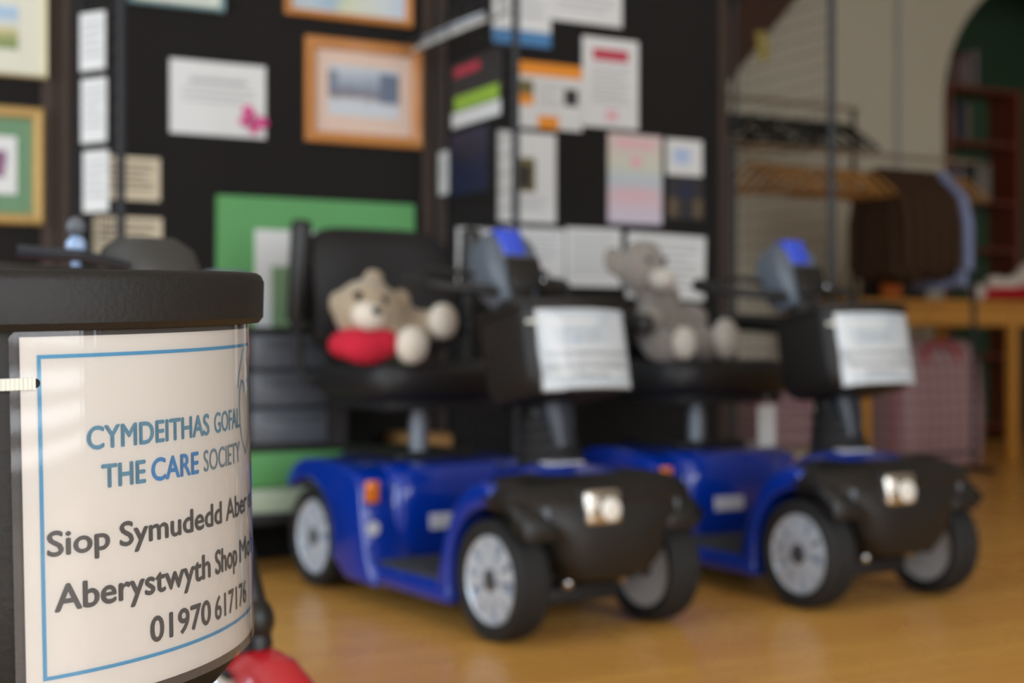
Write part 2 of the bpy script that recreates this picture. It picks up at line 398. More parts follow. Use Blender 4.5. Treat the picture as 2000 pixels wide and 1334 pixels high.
# ------------------------------------------------------------------ display boards with their battens
BZ = (0.004, 2.45)
boards = []
for (u0, u1, lab) in ((-3.3, -1.835, 'black fabric display board at the far left holding two gold framed pictures'),
                      (-1.745, -0.70, 'black fabric display board holding the butterfly notice and oak framed pictures'),
                      (-0.61, 0.425, 'black fabric display board crowded with white notices behind second blue scooter')):
    e = empty('display_board', W((u0 + u1) / 2, 0, 0), RZ, lab, 'display board', 'black display boards along the wall')
    w = (u1 - u0) / 2
    bm = BM(); box(bm, (0, 0.017, (BZ[0] + BZ[1]) / 2), (2 * w, 0.034, BZ[1] - BZ[0]), 0.003, 1); obj('panel', bm, M['board'], e)
    for s in (-1, 1):
        bm = BM(); box(bm, (s * (w + 0.022), 0.0175, BZ[1] / 2), (0.04, 0.034, BZ[1]), 0.004, 1); obj('batten', bm, M['batten'], e)

# ------------------------------------------------------------------ pinned papers
def rect(px, v=0.0):
    x0, y0, x1, y1 = px
    ua, za = on_plane(x0, (y0 + y1) / 2, v); ub, _ = on_plane(x1, (y0 + y1) / 2, v)
    um, zt = on_plane((x0 + x1) / 2, y0, v); _, zb = on_plane((x0 + x1) / 2, y1, v)
    return ua, ub, zb, zt
def poster(name, label, cat, px, m, prints=(), group=None, thick=0.002, v=0.0, tilt=0.0):
    ua, ub, zb, zt = rect(px, v); w, h = ub - ua, zt - zb
    bm = BM(); box(bm, (0, -thick / 2, 0), (w, thick, h), 0, 1)
    o = obj(name, bm, m, None, False); o.location = W((ua + ub) / 2, v + 0.0004, (zb + zt) / 2); o.rotation_euler = (0, rad(tilt), RZ)
    tag(o, label, cat, group)
    for (pn, fx0, fy0, fx1, fy1, pm) in prints:
        bm = BM(); box(bm, ((fx0 + fx1) / 2 * w - w / 2, -thick - 0.0003, h / 2 - (fy0 + fy1) / 2 * h), ((fx1 - fx0) * w, 0.0006, (fy1 - fy0) * h), 0, 1)
        obj(pn, bm, pm, o, False)
    return o
def lines(n, x0, x1, y0, y1, m):
    return [('printed_text', x0, y0 + (y1 - y0) * k / n, x1 - (0.12 if k % 3 == 2 else 0), y0 + (y1 - y0) * (k + 0.38) / n, m) for k in range(n)]
pg = M['print_grey']; PW = M['paper_w']
card = poster('notice_card', 'white landscape notice with a pink butterfly at its lower corner', 'notice', (331, 122, 518, 265), PW,
       [('printed_heading', .2, .22, .8, .30, pg)] + lines(3, .12, .88, .36, .60, pg))
poster('small_notice', 'small beige notice on black board behind left leaflet rack, upper of two', 'notice', (180, 306, 312, 390), M['paper_c'], lines(5, .1, .9, .15, .85, M['print_brown']))
poster('small_notice', 'small beige notice on black board behind left leaflet rack, lower of two', 'notice', (182, 424, 316, 500), M['paper_c'], lines(4, .1, .9, .15, .8, M['print_brown']))
poster('poster', 'tall white poster with blue sea band along its foot, top of right board', 'poster', (962, -90, 1075, 88), PW, [('printed_band', 0, .84, 1, 1, M['print_blue'])] + lines(5, .12, .88, .2, .75, pg))
poster('notice_sheet', 'white landscape notice cut by the top edge of the picture, right board', 'notice', (1076, -55, 1214, 46), PW, lines(6, .1, .9, .12, .85, pg))
poster('poster', 'orange and white landscape poster with a dark picture on its right', 'poster', (1000, 124, 1136, 252), PW,
       [('printed_band', 0, 0, 1, .2, M['orange']), ('printed_photo', .02, .28, .30, .50, M['print_olive']), ('printed_panel', .02, .50, .30, .66, M['orange']),
        ('printed_photo', .74, .36, .94, .62, M['print_dark']), ('printed_panel', .36, .80, .66, 1.0, M['orange'])] + lines(5, .36, .7, .3, .7, pg))
poster('poster', 'white portrait poster with a red heading, right board', 'poster', (1137, 76, 1246, 250), PW,
       [('printed_heading', .18, .12, .82, .25, M['print_red'])] + lines(8, .16, .84, .32, .76, pg) + [('printed_mark', .42, .80, .62, .92, M['print_pink'])])
poster('poster', 'white portrait notice with a brown photo in the middle, right board', 'poster', (972, 259, 1085, 434), PW,
       [('printed_photo', .30, .28, .64, .66, M['print_olive']), ('printed_figure', .38, .36, .56, .62, M['print_navy'])] + lines(4, .2, .85, .72, .9, pg))
RB = picture_material('rainbow_print', [(0.05, (210, 202, 218)), (0.3, (218, 194, 202)), (0.48, (192, 203, 212)), (0.66, (210, 213, 196)), (0.95, (220, 200, 198))], 3, 'Z', 0.03)
poster('poster', 'portrait poster in pale rainbow bands, right board', 'poster', (1187, 263, 1292, 437), RB,
       [('printed_heading', .16, .08, .84, .15, M['print_pink']), ('printed_mark', .42, .25, .62, .36, M['print_pink'])] + lines(3, .14, .86, .62, .78, M['print_pink']))
poster('postcard', 'small white card with a pale blue patch, right of the rainbow poster', 'card', (1301, 273, 1371, 343), PW, [('printed_patch', .2, .28, .65, .72, picture_material('pale_blue_patch', [(0, (196, 210, 232)), (1, (160, 186, 226))], 4))])
poster('photo_print', 'small dark photo pinned below the white card on right board', 'photo', (1303, 348, 1373, 428), M['print_dark'],
       [('printed_sky', .28, .12, .72, .5, M['print_navy']), ('printed_figure', .04, .5, .26, .95, M['print_brown']), ('printed_figure', .74, .5, .96, .95, M['print_brown'])])
poster('notice_sheet', 'white notice lowest on right board, left of three in a row, green blotch', 'notice', (892, 446, 978, 560), PW, [('printed_patch', .08, .35, .45, .62, M['sage'])] + lines(5, .5, .92, .15, .85, pg))
poster('notice_sheet', 'white notice in the low row behind first scooter control head, small red mark', 'notice', (985, 446, 1102, 560), PW, [('printed_mark', .36, .62, .58, .74, M['print_red'])] + lines(6, .1, .9, .1, .58, pg))
poster('notice_sheet', 'white notice in the low row, just left of the grey plush head', 'notice', (1105, 446, 1212, 560), PW, lines(8, .1, .9, .1, .85, pg))
poster('notice_sheet', 'large white notice behind the grey plush toy, right board', 'notice', (1224, 458, 1376, 584), PW, lines(7, .1, .9, .12, .88, pg), tilt=1.5)

# pink butterfly clipped on the notice card
u, z = on_plane(490, 238, 0.0)
bf = empty('butterfly_ornament', W(u, 0.004, z), RZ, 'pink fabric butterfly on the lower right corner of white notice', 'ornament'); bf.rotation_euler = (0, rad(35), RZ)
for sx in (-1, 1):
    for (dz, a, b) in ((0.016, 0.021, 0.017), (-0.014, 0.015, 0.013)):
        bm = BM(); ball(bm, (sx * (a + 0.003), -0.005, dz), (a, 0.0022, b), RY(sx * (-25 if dz > 0 else 25))); obj('wing', bm, M['magenta'], bf)
bm = BM(); ball(bm, (0, -0.005, 0), (0.004, 0.004, 0.026)); obj('body', bm, mat('dark_magenta', (160, 40, 96), 0.7), bf)

# framed pictures
def framed(name, label, px, fm, fw, mount, mw, pic, extra=(), depth=0.022, v=0.0, cat='picture'):
    ua, ub, zb, zt = rect(px, v); w, h = ub - ua, zt - zb
    e = empty(name, W((ua + ub) / 2, v, (zb + zt) / 2), RZ, label, cat)
    bm = BM()
    rings = []
    for (ins, dep) in ((0, 0), (0, depth * 0.8), (fw * 0.25, depth), (fw * 0.8, depth * 0.85), (fw, depth * 0.45), (fw, 0)):
        a, b = w / 2 - ins, h / 2 - ins
        rings.append([Vector((-a, -dep, -b)), Vector((a, -dep, -b)), Vector((a, -dep, b)), Vector((-a, -dep, b))])
    loft(bm, rings, (False, False)); obj('frame', bm, fm, e, False)
    bm = BM(); box(bm, (0, -depth * 0.2, 0), (w - 2 * fw, 0.004, h - 2 * fw), 0, 1); obj('mount', bm, mount, e, False)
    if pic is not None:
        l, r, tp, bt = mw
        x0, x1 = -w / 2 + fw + l, w / 2 - fw - r; z0, z1 = -h / 2 + fw + bt, h / 2 - fw - tp
        bm = BM(); box(bm, ((x0 + x1) / 2, -depth * 0.2 - 0.0024, (z0 + z1) / 2), (x1 - x0, 0.0008, z1 - z0), 0, 1); pr = obj('print', bm, pic, e, False)
        for (pn, fx0, fy0, fx1, fy1, pm) in extra:
            bm = BM(); box(bm, (x0 + (x1 - x0) * (fx0 + fx1) / 2, -depth * 0.2 - 0.0031, z1 - (z1 - z0) * (fy0 + fy1) / 2), ((x1 - x0) * (fx1 - fx0), 0.0006, (z1 - z0) * (fy1 - fy0)), 0, 1)
            obj(pn, bm, pm, pr, False)
    return e
snow = picture_material('snowy_street_print', [(0.0, (206, 212, 220)), (0.3, (200, 206, 214)), (0.42, (128, 110, 112)), (0.55, (130, 142, 160)), (0.8, (176, 186, 198)), (1.0, (196, 204, 212))], 6, 'Z', 0.16)
framed('framed_picture', 'oak framed print of a snowy street in a wide pinkish mount', (594, 82, 821, 284), M['oak'], 0.033, M['mount_pink'], (.04, .042, .044, .052), snow,
       [('printed_building', .72, .1, 1, .7, mat('print_slate', (106, 118, 140), 0.6, var=.25, scale=60)), ('printed_building', 0, .12, .12, .55, mat('print_slate2', (120, 130, 148), 0.6, var=.25, scale=60))])
sea = picture_material('coast_print', [(0.0, (190, 206, 212)), (0.35, (160, 186, 206)), (0.5, (206, 212, 176)), (0.8, (206, 214, 214)), (1, (190, 206, 226))], 3, 'X', 0.2)
framed('framed_picture', 'oak framed coastal painting cut off by the top of the picture', (555, -120, 802, 42), M['oak'], 0.022, M['paper_w'], (.004, .004, .01, .004), sea)
framed('framed_picture', 'pale teal framed picture at the top, left of the coastal painting', (250, -140, 436, 16), M['teal_frame'], 0.014, M['mount_cream'], (.02, .02, .02, .02), picture_material('teal_print', [(0, (168, 196, 200)), (1, (206, 220, 222))], 4))
field = picture_material('field_print', [(0.0, (118, 140, 88)), (0.25, (150, 160, 104)), (0.42, (206, 196, 150)), (0.55, (214, 220, 214)), (0.8, (150, 186, 220)), (1, (196, 212, 226))], 3, 'Z', 0.1)
framed('framed_picture', 'pale framed field watercolour with wide ivory mount, upper far left', (-150, -70, 90, 146), M['gold'], 0.012, M['mount_cream'], (.07, .062, .09, .062), field)
fig = picture_material('figure_print', [(0.0, (226, 222, 214)), (0.35, (60, 76, 140)), (0.55, (176, 70, 90)), (0.7, (90, 96, 150)), (1, (226, 222, 214))], 2, 'X', 0.25)
framed('framed_picture', 'gold framed print in a sage green mount, lower far left', (-150, 205, 84, 436), M['gold_dark'], 0.03, M['mount_green'], (.07, .04, .05, .05), M['paper_w'],
       [('printed_figure', .48, .25, .84, .72, fig)])

# green mounted board leaning on the wall behind the first scooter's seat
ua, ub, zb, zt = rect((430, 388, 818, 730), 0.05)
gb = empty('mounted_board', W((ua + ub) / 2, 0.001, zb), RZ, 'large green mounted board on the wall behind the seat holding the beige teddy', 'board')
w, h = ub - ua, zt - zb
bm = BM(); box(bm, (0, -0.012, h / 2), (w, 0.02, h), 0.003, 1); obj('backing', bm, M['green_board'], gb)
bm = BM(); box(bm, (0.005, -0.0235, h / 2 - 0.05), (w * 0.66, 0.003, h - 0.09), 0, 1); obj('white_mount', bm, PW, gb, False)
bm = BM(); box(bm, (0.005, -0.026, h / 2 - 0.1), (w * 0.5, 0.002, h - 0.2), 0, 1); obj('print', bm, M['sage'], gb, False)

# ------------------------------------------------------------------ wire grid panels projecting from the wall
def grid_panel(u, label, z0=0.03, z1=2.35, wd_=0.5, v0=0.03, mid=False):
    e = empty('grid_panel', W(u, 0, 0), RZ, label, 'display grid', 'wire grid panels')
    for v, r in ((v0, 0.007), (v0 + wd_, 0.0115)):
        bm = BM(); tube(bm, [(0, -v, 0.0), (0, -v, z1)], r, 8); obj('post', bm, M['wire'], e)
    for z in (z0 + 0.03, z1):
        bm = BM(); tube(bm, [(0, -v0, z), (0, -v0 - wd_, z)], 0.006, 6); obj('rail', bm, M['wire'], e)
    bm = BM()
    nv = 10
    for k in range(1, nv): tube(bm, [(0.002, -v0 - wd_ * k / nv, z0 + 0.03), (0.002, -v0 - wd_ * k / nv, z1)], 0.0012, 5)
    k = z0 + 0.08
    while k < z1:
        tube(bm, [(-0.002, -v0, k), (-0.002, -v0 - wd_, k)], 0.0012, 5); k += 0.05
    obj('wire_mesh', bm, M['wire'], e)
    bm = BM(); box(bm, (0, -v0 - wd_ + 0.02, 0.012), (0.16, 0.03, 0.024), 0.004, 1); obj('foot', bm, M['wire'], e)
    return e
grid_panel(-1.738, 'dark wire grid panel on the left with three white leaflets, edge-on')
grid_panel(-0.655, 'dark wire grid panel standing between oak framed picture and right board')
grid_panel(0.47, 'dark wire grid panel at the right end of boards beside the clothes rails')
def leaflet(u, side, v0, v1, z0, z1, m, label, prints=(), name='leaflet', group=None, lean=0.0):
    """A sheet hanging on a grid panel, in the plane across the room."""
    w, h = v1 - v0, z1 - z0
    bm = BM(); box(bm, (0, 0, 0), (0.002, w, h), 0, 1)
    o = obj(name, bm, m, None, False); o.location = W(u + side * 0.0062, (v0 + v1) / 2, (z0 + z1) / 2); o.rotation_euler = (0, rad(lean), RZ)
    tag(o, label, 'leaflet', group)
    for (pn, fx0, fy0, fx1, fy1, pm) in prints:
        bm = BM(); box(bm, (-0.0014, w / 2 - (fx0 + fx1) / 2 * w, h / 2 - (fy0 + fy1) / 2 * h), (0.0006, (fx1 - fx0) * w, (fy1 - fy0) * h), 0, 1); obj(pn, bm, pm, o, False)
    return o
def zat(py, u, v): p = W(u, v); return CAMH - (py - HZ) * p.y / FPX
for (ya, yb, va, vb, wd_) in ((40, 150, .12, .45, 'topmost'), (166, 288, .16, .44, 'middle'), (304, 420, .20, .45, 'lowest')):
    vm = (va + vb) / 2
    o = leaflet(-1.738, -1, vm, vm + .085, zat(yb, -1.738, vm), zat(ya, -1.738, vm), M['paper_w'], 'white sheet on the left wire grid, %s of three' % wd_,
            lines(5, .12, .88, .15, .85, pg), 'leaflet', 'white sheets on the left wire grid')
    o.rotation_euler = (0, 0, RZ + rad(33)); o.location = W(-1.738 - .034, vm + .085, (zat(yb, -1.738, vm) + zat(ya, -1.738, vm)) / 2)
ul = -0.655
leaflet(ul, -1, .12, .46, zat(240, ul, .3), zat(108, ul, .3), M['print_dark'], 'dark leaflet with lime and white foot on middle wire grid',
        [('printed_heading', .1, .08, .6, .22, M['print_red']), ('printed_photo', .1, .52, .95, .74, M['print_lime']), ('printed_band', .05, .76, .98, .98, M['paper_w'])])
leaflet(ul, -1, .12, .37, zat(378, ul, .25), zat(254, ul, .25), M['print_navy'], 'dark navy leaflet on middle wire grid below the lime one', lines(3, .15, .85, .2, .5, M['print_dark']))
leaflet(ul - 0.004, -1, .05, .115, zat(380, ul, .09), zat(296, ul, .09), M['paper_w'], 'narrow white leaflet on middle wire grid beside the navy leaflet', lines(3, .2, .8, .2, .7, pg))
# sloping wire tray with magazines near the top of the middle grid
tz = zat(28, ul, .25)
tr = empty('magazine_tray', W(ul - 0.012, 0.27, tz), RZ, 'sloping wire tray near the top of the middle grid panel', 'tray')
TR = RY(-32)
bm = BM(); s = [Vector(p) for p in ((0, 0.2, 0), (-0.13, 0.2, -0.03), (-0.13, -0.2, -0.03), (0, -0.2, 0))]
for k in range(5): y = -0.2 + 0.1 * k; tube(bm, [(0, y, 0.03), (0, y, -0.05), (-0.12, y, -0.105), (-0.125, y, -0.07)], 0.0025, 6)
obj('wire_frame', bm, M['wire'], tr)
for (dx, wy, mm) in ((-0.125, 0.2, 'front_lip'), (0.0, 0.2, 'back_rail')):
    bm = BM(); zz = -0.07 if dx < -0.05 else 0.03; tube(bm, [(dx, -wy, zz), (dx, wy, zz)], 0.003, 6); obj(mm, bm, M['wire'], tr)
for k, mm in enumerate(('paper_w', 'print_grey', 'paper_c', 'print_blue', 'paper_w')):
    a = math.atan2(0.055, 0.12)
    bm = BM(); box(bm, (0, 0, 0), (0.115 - 0.004 * k, 0.3 - 0.02 * k, 0.005), 0.001, 1)
    o = obj('magazine', bm, M[mm]); p = W(ul - 0.012 - 0.062, 0.27 + 0.008 * (k - 2), tz - 0.0715 + 0.0062 * k)
    o.location = p; o.rotation_euler = (0, -a, RZ)
    tag(o, 'thin %s magazine lying in the sloping tray on the middle grid, %s of five' % (('white', 'grey', 'cream', 'blue', 'white')[k], ('bottom', 'second', 'third', 'fourth', 'top')[k]), 'magazine', 'magazines in the sloping tray')

# ------------------------------------------------------------------ laminated sign (same artwork on every basket)
def text_mesh(txt, x0, x1, base, cap, bold=0.0):
    c = bpy.data.curves.new('t', 'FONT'); c.body = txt; c.size = 1.0; c.fill_mode = 'FRONT'; c.resolution_u = 4
    o = bpy.data.objects.new('t', c); COL.objects.link(o)
    me = evaluated(o); bpy.data.objects.remove(o)
    xs = [v.co.x for v in me.vertices]; lo, hi = min(xs), max(xs)
    sx = (x1 - x0) / (hi - lo); sz = cap / 0.729
    for v in me.vertices: v.co = (x0 + (v.co.x - lo) * sx, 0, base + v.co.y * sz)
    return me
def flat_line(bm, pts, w):
    pts = [Vector((p[0], 0, p[1])) for p in pts]; L, R_ = [], []
    for i, p in enumerate(pts):
        d = (pts[min(i + 1, len(pts) - 1)] - pts[max(i - 1, 0)]).normalized(); n = Vector((-d.z, 0, d.x)) * w / 2
        L.append(bm.verts.new(p + n)); R_.append(bm.verts.new(p - n))
    for i in range(len(pts) - 1): bm.faces.new((L[i], L[i + 1], R_[i + 1], R_[i]))
def make_sign(mx, R, centre_y, zmid, k, label, parent_label_group, coarse=False):
    """mx: basket frame to world. The sheet is bent round the arc of radius R centred at (0, centre_y)."""
    e = empty('laminated_sign', (0, 0, 0), 0, label, 'sign', parent_label_group); e.matrix_world = mx
    SW, SH, ZM = 0.303, 0.215, 0.530
    def bend(bm, off):
        step = 0.012 if not coarse else 0.02
        x = -0.002
        while x < 0.306:
            g = bm.verts[:] + bm.edges[:] + bm.faces[:]
            bmesh.ops.bisect_plane(bm, geom=g, plane_co=(x, 0, 0), plane_no=(1, 0, 0)); x += step
        for v in bm.verts:
            a = (SW / 2 - v.co.x) * k / R
            v.co = Vector(((R + off) * math.sin(a), centre_y + (R + off) * math.cos(a), zmid + (v.co.z - ZM) * k))
        return bm
    def sheet(x0, x1, z0, z1, cut=0.0):
        bm = BM(); c = cut
        q = [(x0 + c, z0), (x1 - c, z0), (x1, z0 + c), (x1, z1 - c), (x1 - c, z1), (x0 + c, z1), (x0, z1 - c), (x0, z0 + c)] if c else [(x0, z0), (x1, z0), (x1, z1), (x0, z1)]
        bm.faces.new([bm.verts.new((a, 0, b)) for a, b in q]); return bm
    def put(name, bm, m, off, thick=0.0):
        bend(bm, off); bm.normal_update()
        flip = [f for f in bm.faces if f.normal.dot(f.calc_center_median() - Vector((0, centre_y, f.calc_center_median().z))) < 0]
        if flip: bmesh.ops.reverse_faces(bm, faces=flip)
        me = mesh_from(name, bm, m, True, False); o = bpy.data.objects.new(name, me); COL.objects.link(o); o.parent = e; return o
    sh = put('sheet', sheet(0.006, 0.297, 0.4226, 0.6335), M['paper'] if not coarse else M['paper_w'], 0.0012)
    put('film', sheet(0.0, SW, 0.417, 0.6365, 0.003), M['film'], 0.0020)
    bm = BM(); a, b, c, d, t = 0.0155, 0.2875, 0.4385, 0.6233, 0.0022
    for (x0, x1, z0, z1) in ((a, b, d - t, d), (a, b, c, c + t), (a, a + t, c + t, d - t), (b - t, b, c + t, d - t)):
        bm.faces.new([bm.verts.new(p) for p in ((x0, 0, z0), (x1, 0, z0), (x1, 0, z1), (x0, 0, z1))])
    put('printed_border', bm, M['ink_blue'], 0.0015)
    for (txt, x0, x1, base, cap, mm, bold) in (
        ('CYMDEITHAS', .0445, .1455, .5678, .0138, 'ink_teal', 0.045), ('GOFAL', .1525, .1968, .5678, .0138, 'ink_teal', 0.02),
        ('THE', .0535, .0840, .5447, .0142, 'ink_teal', 0.045), ('CARE', .0893, .1322, .5447, .0142, 'ink_care', 0.045), ('SOCIETY', .1385, .1965, .5447, .0142, 'ink_slate', 0.01),
        ('Siop', .0195, .0575, .5090, .0147, 'ink_grey', 0.045), ('Symudedd', .0650, .1605, .5090, .0147, 'ink_grey', 0.045), ('Aberystwyth', .1675, .2840, .5090, .0147, 'ink_grey', 0.03),
        ('Aberystwyth', .0232, .1440, .4770, .0160, 'ink_grey', 0.045), ('Shop', .1510, .1862, .4770, .0160, 'ink_grey', 0.045), ('Mobility', .1925, .2805, .4770, .0160, 'ink_grey', 0.03),
        ('01970', .0862, .1435, .4476, .0158, 'ink_grey', 0.045), ('617176', .1497, .2080, .4476, .0158, 'ink_grey', 0.03)):
        me = text_mesh(txt, x0, x1, base, cap); bm = BM()
        for q in range(1 if bold < .005 or coarse else 5):        # thicken the strokes
            d = bold * cap * .8; dx, dz = ((0, 0), (-d, 0), (d, 0), (0, d * .8), (0, -d * .8))[q]
            t = BM(); t.from_mesh(me); merge(bm, t, Matrix.Translation((dx, 0, dz)))
        bpy.data.meshes.remove(me)
        put('lettering', bm, M[mm], 0.0015)
    bm = BM()                                    # outlined emblem at the right of the heading
    flat_line(bm, [(.194, .594), (.197, .602), (.203, .6105), (.210, .6185), (.214, .6208), (.218, .6185), (.225, .6105), (.231, .602), (.235, .594)], .0016)
    flat_line(bm, [(.204, .5985), (.199, .592), (.1975, .582), (.1985, .570), (.203, .559), (.2145, .548), (.226, .559), (.2305, .570), (.2315, .582), (.230, .592), (.225, .5985), (.2195, .597), (.2145, .590), (.2095, .597), (.204, .5985)], .0016)
    put('printed_emblem', bm, M['ink_blue'], 0.0015)
    for x in (0.0142, SW - 0.0142):
        bm = BM(); bm.faces.new([bm.verts.new((x + .0027 * math.cos(t * PI / 9), 0, .6075 + .0027 * math.sin(t * PI / 9))) for t in range(18)])
        put('punched_hole', bm, M['hole'], 0.0022)
    return e

# ------------------------------------------------------------------ baskets
def plan(Rf, cy, al, rc, back, off=0.0, nf=20):
    """Outline of a D-shaped basket, seen from above, pushed outwards by off."""
    pts = []; al = rad(al)
    for k in range(nf + 1):
        a = -al + 2 * al * k / nf; pts.append(((Rf + off) * math.sin(a), cy + (Rf + off) * math.cos(a)))
    ccx, ccy = (Rf - rc) * math.sin(al), cy + (Rf - rc) * math.cos(al); hw = ccx + rc
    right = []
    for k in range(1, 7):
        a = al + (PI / 2 - al) * k / 6; right.append((ccx + (rc + off) * math.sin(a), ccy + (rc + off) * math.cos(a)))
    rb = 0.03
    for k in range(0, 5):
        a = PI / 2 + PI / 2 * k / 4; right.append((hw - rb + (rb + off) * math.sin(a), -back + rb + (rb + off) * math.cos(a)))
    pts = pts + right + [(-x, y) for x, y in right[::-1]]
    return pts
def basket_parts(root, frame, Rf, cy, al, rc, back, z0, z1, rim_h, rim_o):
    """Open plastic basket as one part (with rim and slots as sub-parts); frame = matrix of the basket in the scooter."""
    def ring(off, z, sc=1.0): return [Vector((x * sc, y * sc, z)) for x, y in plan(Rf, cy, al, rc, back, off)]
    H = z1 - z0; bm = BM()
    rings = [ring(-0.045, z0), ring(-0.02, z0 + 0.006), ring(-0.008, z0 + 0.02), ring(0, z0 + 0.045)] + [ring(0, z0 + 0.045 + (H - 0.045) * k / 4) for k in range(1, 5)]
    rings += [ring(-0.005, z1), ring(-0.005, z0 + 0.05), ring(-0.013, z0 + 0.026), ring(-0.045, z0 + 0.008)]
    loft(bm, rings, (True, True)); b = obj('basket', bm, M['basket'], root); b.matrix_local = frame
    bm = BM(); pr = []
    for (o_, z) in ((-0.004, z1 - rim_h), (rim_o * 0.75, z1 - rim_h), (rim_o, z1 - rim_h + 0.004), (rim_o + 0.001, z1 - 0.006), (rim_o - 0.001, z1 - 0.0015), (rim_o - 0.004, z1 + 0.0005), (0.001, z1 + 0.0005), (-0.004, z1 - 0.003)):
        pr.append(ring(o_, z))
    pr.append(pr[0]); loft(bm, pr, (False, False)); bmesh.ops.remove_doubles(bm, verts=bm.verts[:], dist=1e-6); obj('rim', bm, M['basket'], b)
    return b
def slot(b, R, cy, ang, z, w, h):
    bm = BM(); a = rad(ang)
    ball(bm, (R * math.sin(a), cy + R * math.cos(a), z), (w / 2, 0.0016, h / 2), RZm(-ang), 10); obj('vent_slot', bm, M['hole'], b)

# ------------------------------------------------------------------ mobility scooter
def wheel_meshes(R=0.13, wd_=0.085):
    bm = BM(); h = wd_ / 2
    prof = [(R * .735, h * .70), (R * .80, h * .96), (R * .90, h), (R * .965, h * .86), (R * .99, h * .62), (R * .965, h * .56), (R * .995, h * .5), (R, h * .2), (R * .97, h * .12), (R * .97, -h * .12), (R, -h * .2), (R * .995, -h * .5), (R * .965, -h * .56), (R * .99, -h * .62), (R * .965, -h * .86), (R * .90, -h), (R * .80, -h * .96), (R * .735, -h * .70)]
    lathe(bm, prof + [prof[0]], 40, 'X', caps=(False, False)); tyre = mesh_from('tyre', bm, M['rubber'])
    bm = BM()                                    # rim: lip, dish and five broad double spokes
    lathe(bm, [(R * .735, -h * .70), (R * .735, h * .70), (R * .70, h * .82), (R * .655, h * .72), (R * .64, h * .2), (R * .12, h * .05), (R * .12, -h * .5), (R * .66, -h * .55)], 40, 'X')
    for k in range(5):
        for s in (-1, 1):
            a = 2 * PI * k / 5
            t = BM(); loft(t, [[Vector((h * .60 + dx, dy, R * .17)) for dx, dy in ((-.02, -.010), (.006, -.008), (.006, .008), (-.02, .010))],
                               [Vector((h * .66 + dx, dy, R * .68)) for dx, dy in ((-.02, -.016), (.004, -.0145), (.004, .0145), (-.02, .016))]])
            merge(bm, t, Matrix.Rotation(a + s * 0.27, 4, 'X'))
    rim = mesh_from('rim', bm, M['silver'])
    bm = BM(); lathe(bm, [(R * .21, h * .1), (R * .21, h * .70), (R * .17, h * .80), (R * .05, h * .84)], 20, 'X'); cap = mesh_from('hub_cap', bm, M['dark_silver'])
    return tyre, rim, cap
WM = wheel_meshes()
def add_wheel(root, x, y, z=0.13, meshes=WM):
    w = obj('wheel', meshes[0], None, root, loc=(x, y, z)); w.rotation_euler = (rad(random.uniform(0, 70)), 0, 0 if x >= 0 else PI)
    obj('rim', meshes[1], None, w); obj('hub_cap', meshes[2], None, w)
def arc(cy, cz, r, a0, a1, n):
    return [(cy + r * math.cos(rad(a0 + (a1 - a0) * k / n)), cz + r * math.sin(rad(a0 + (a1 - a0) * k / n))) for k in range(n + 1)]
WB, TR_ = 0.84, 0.205
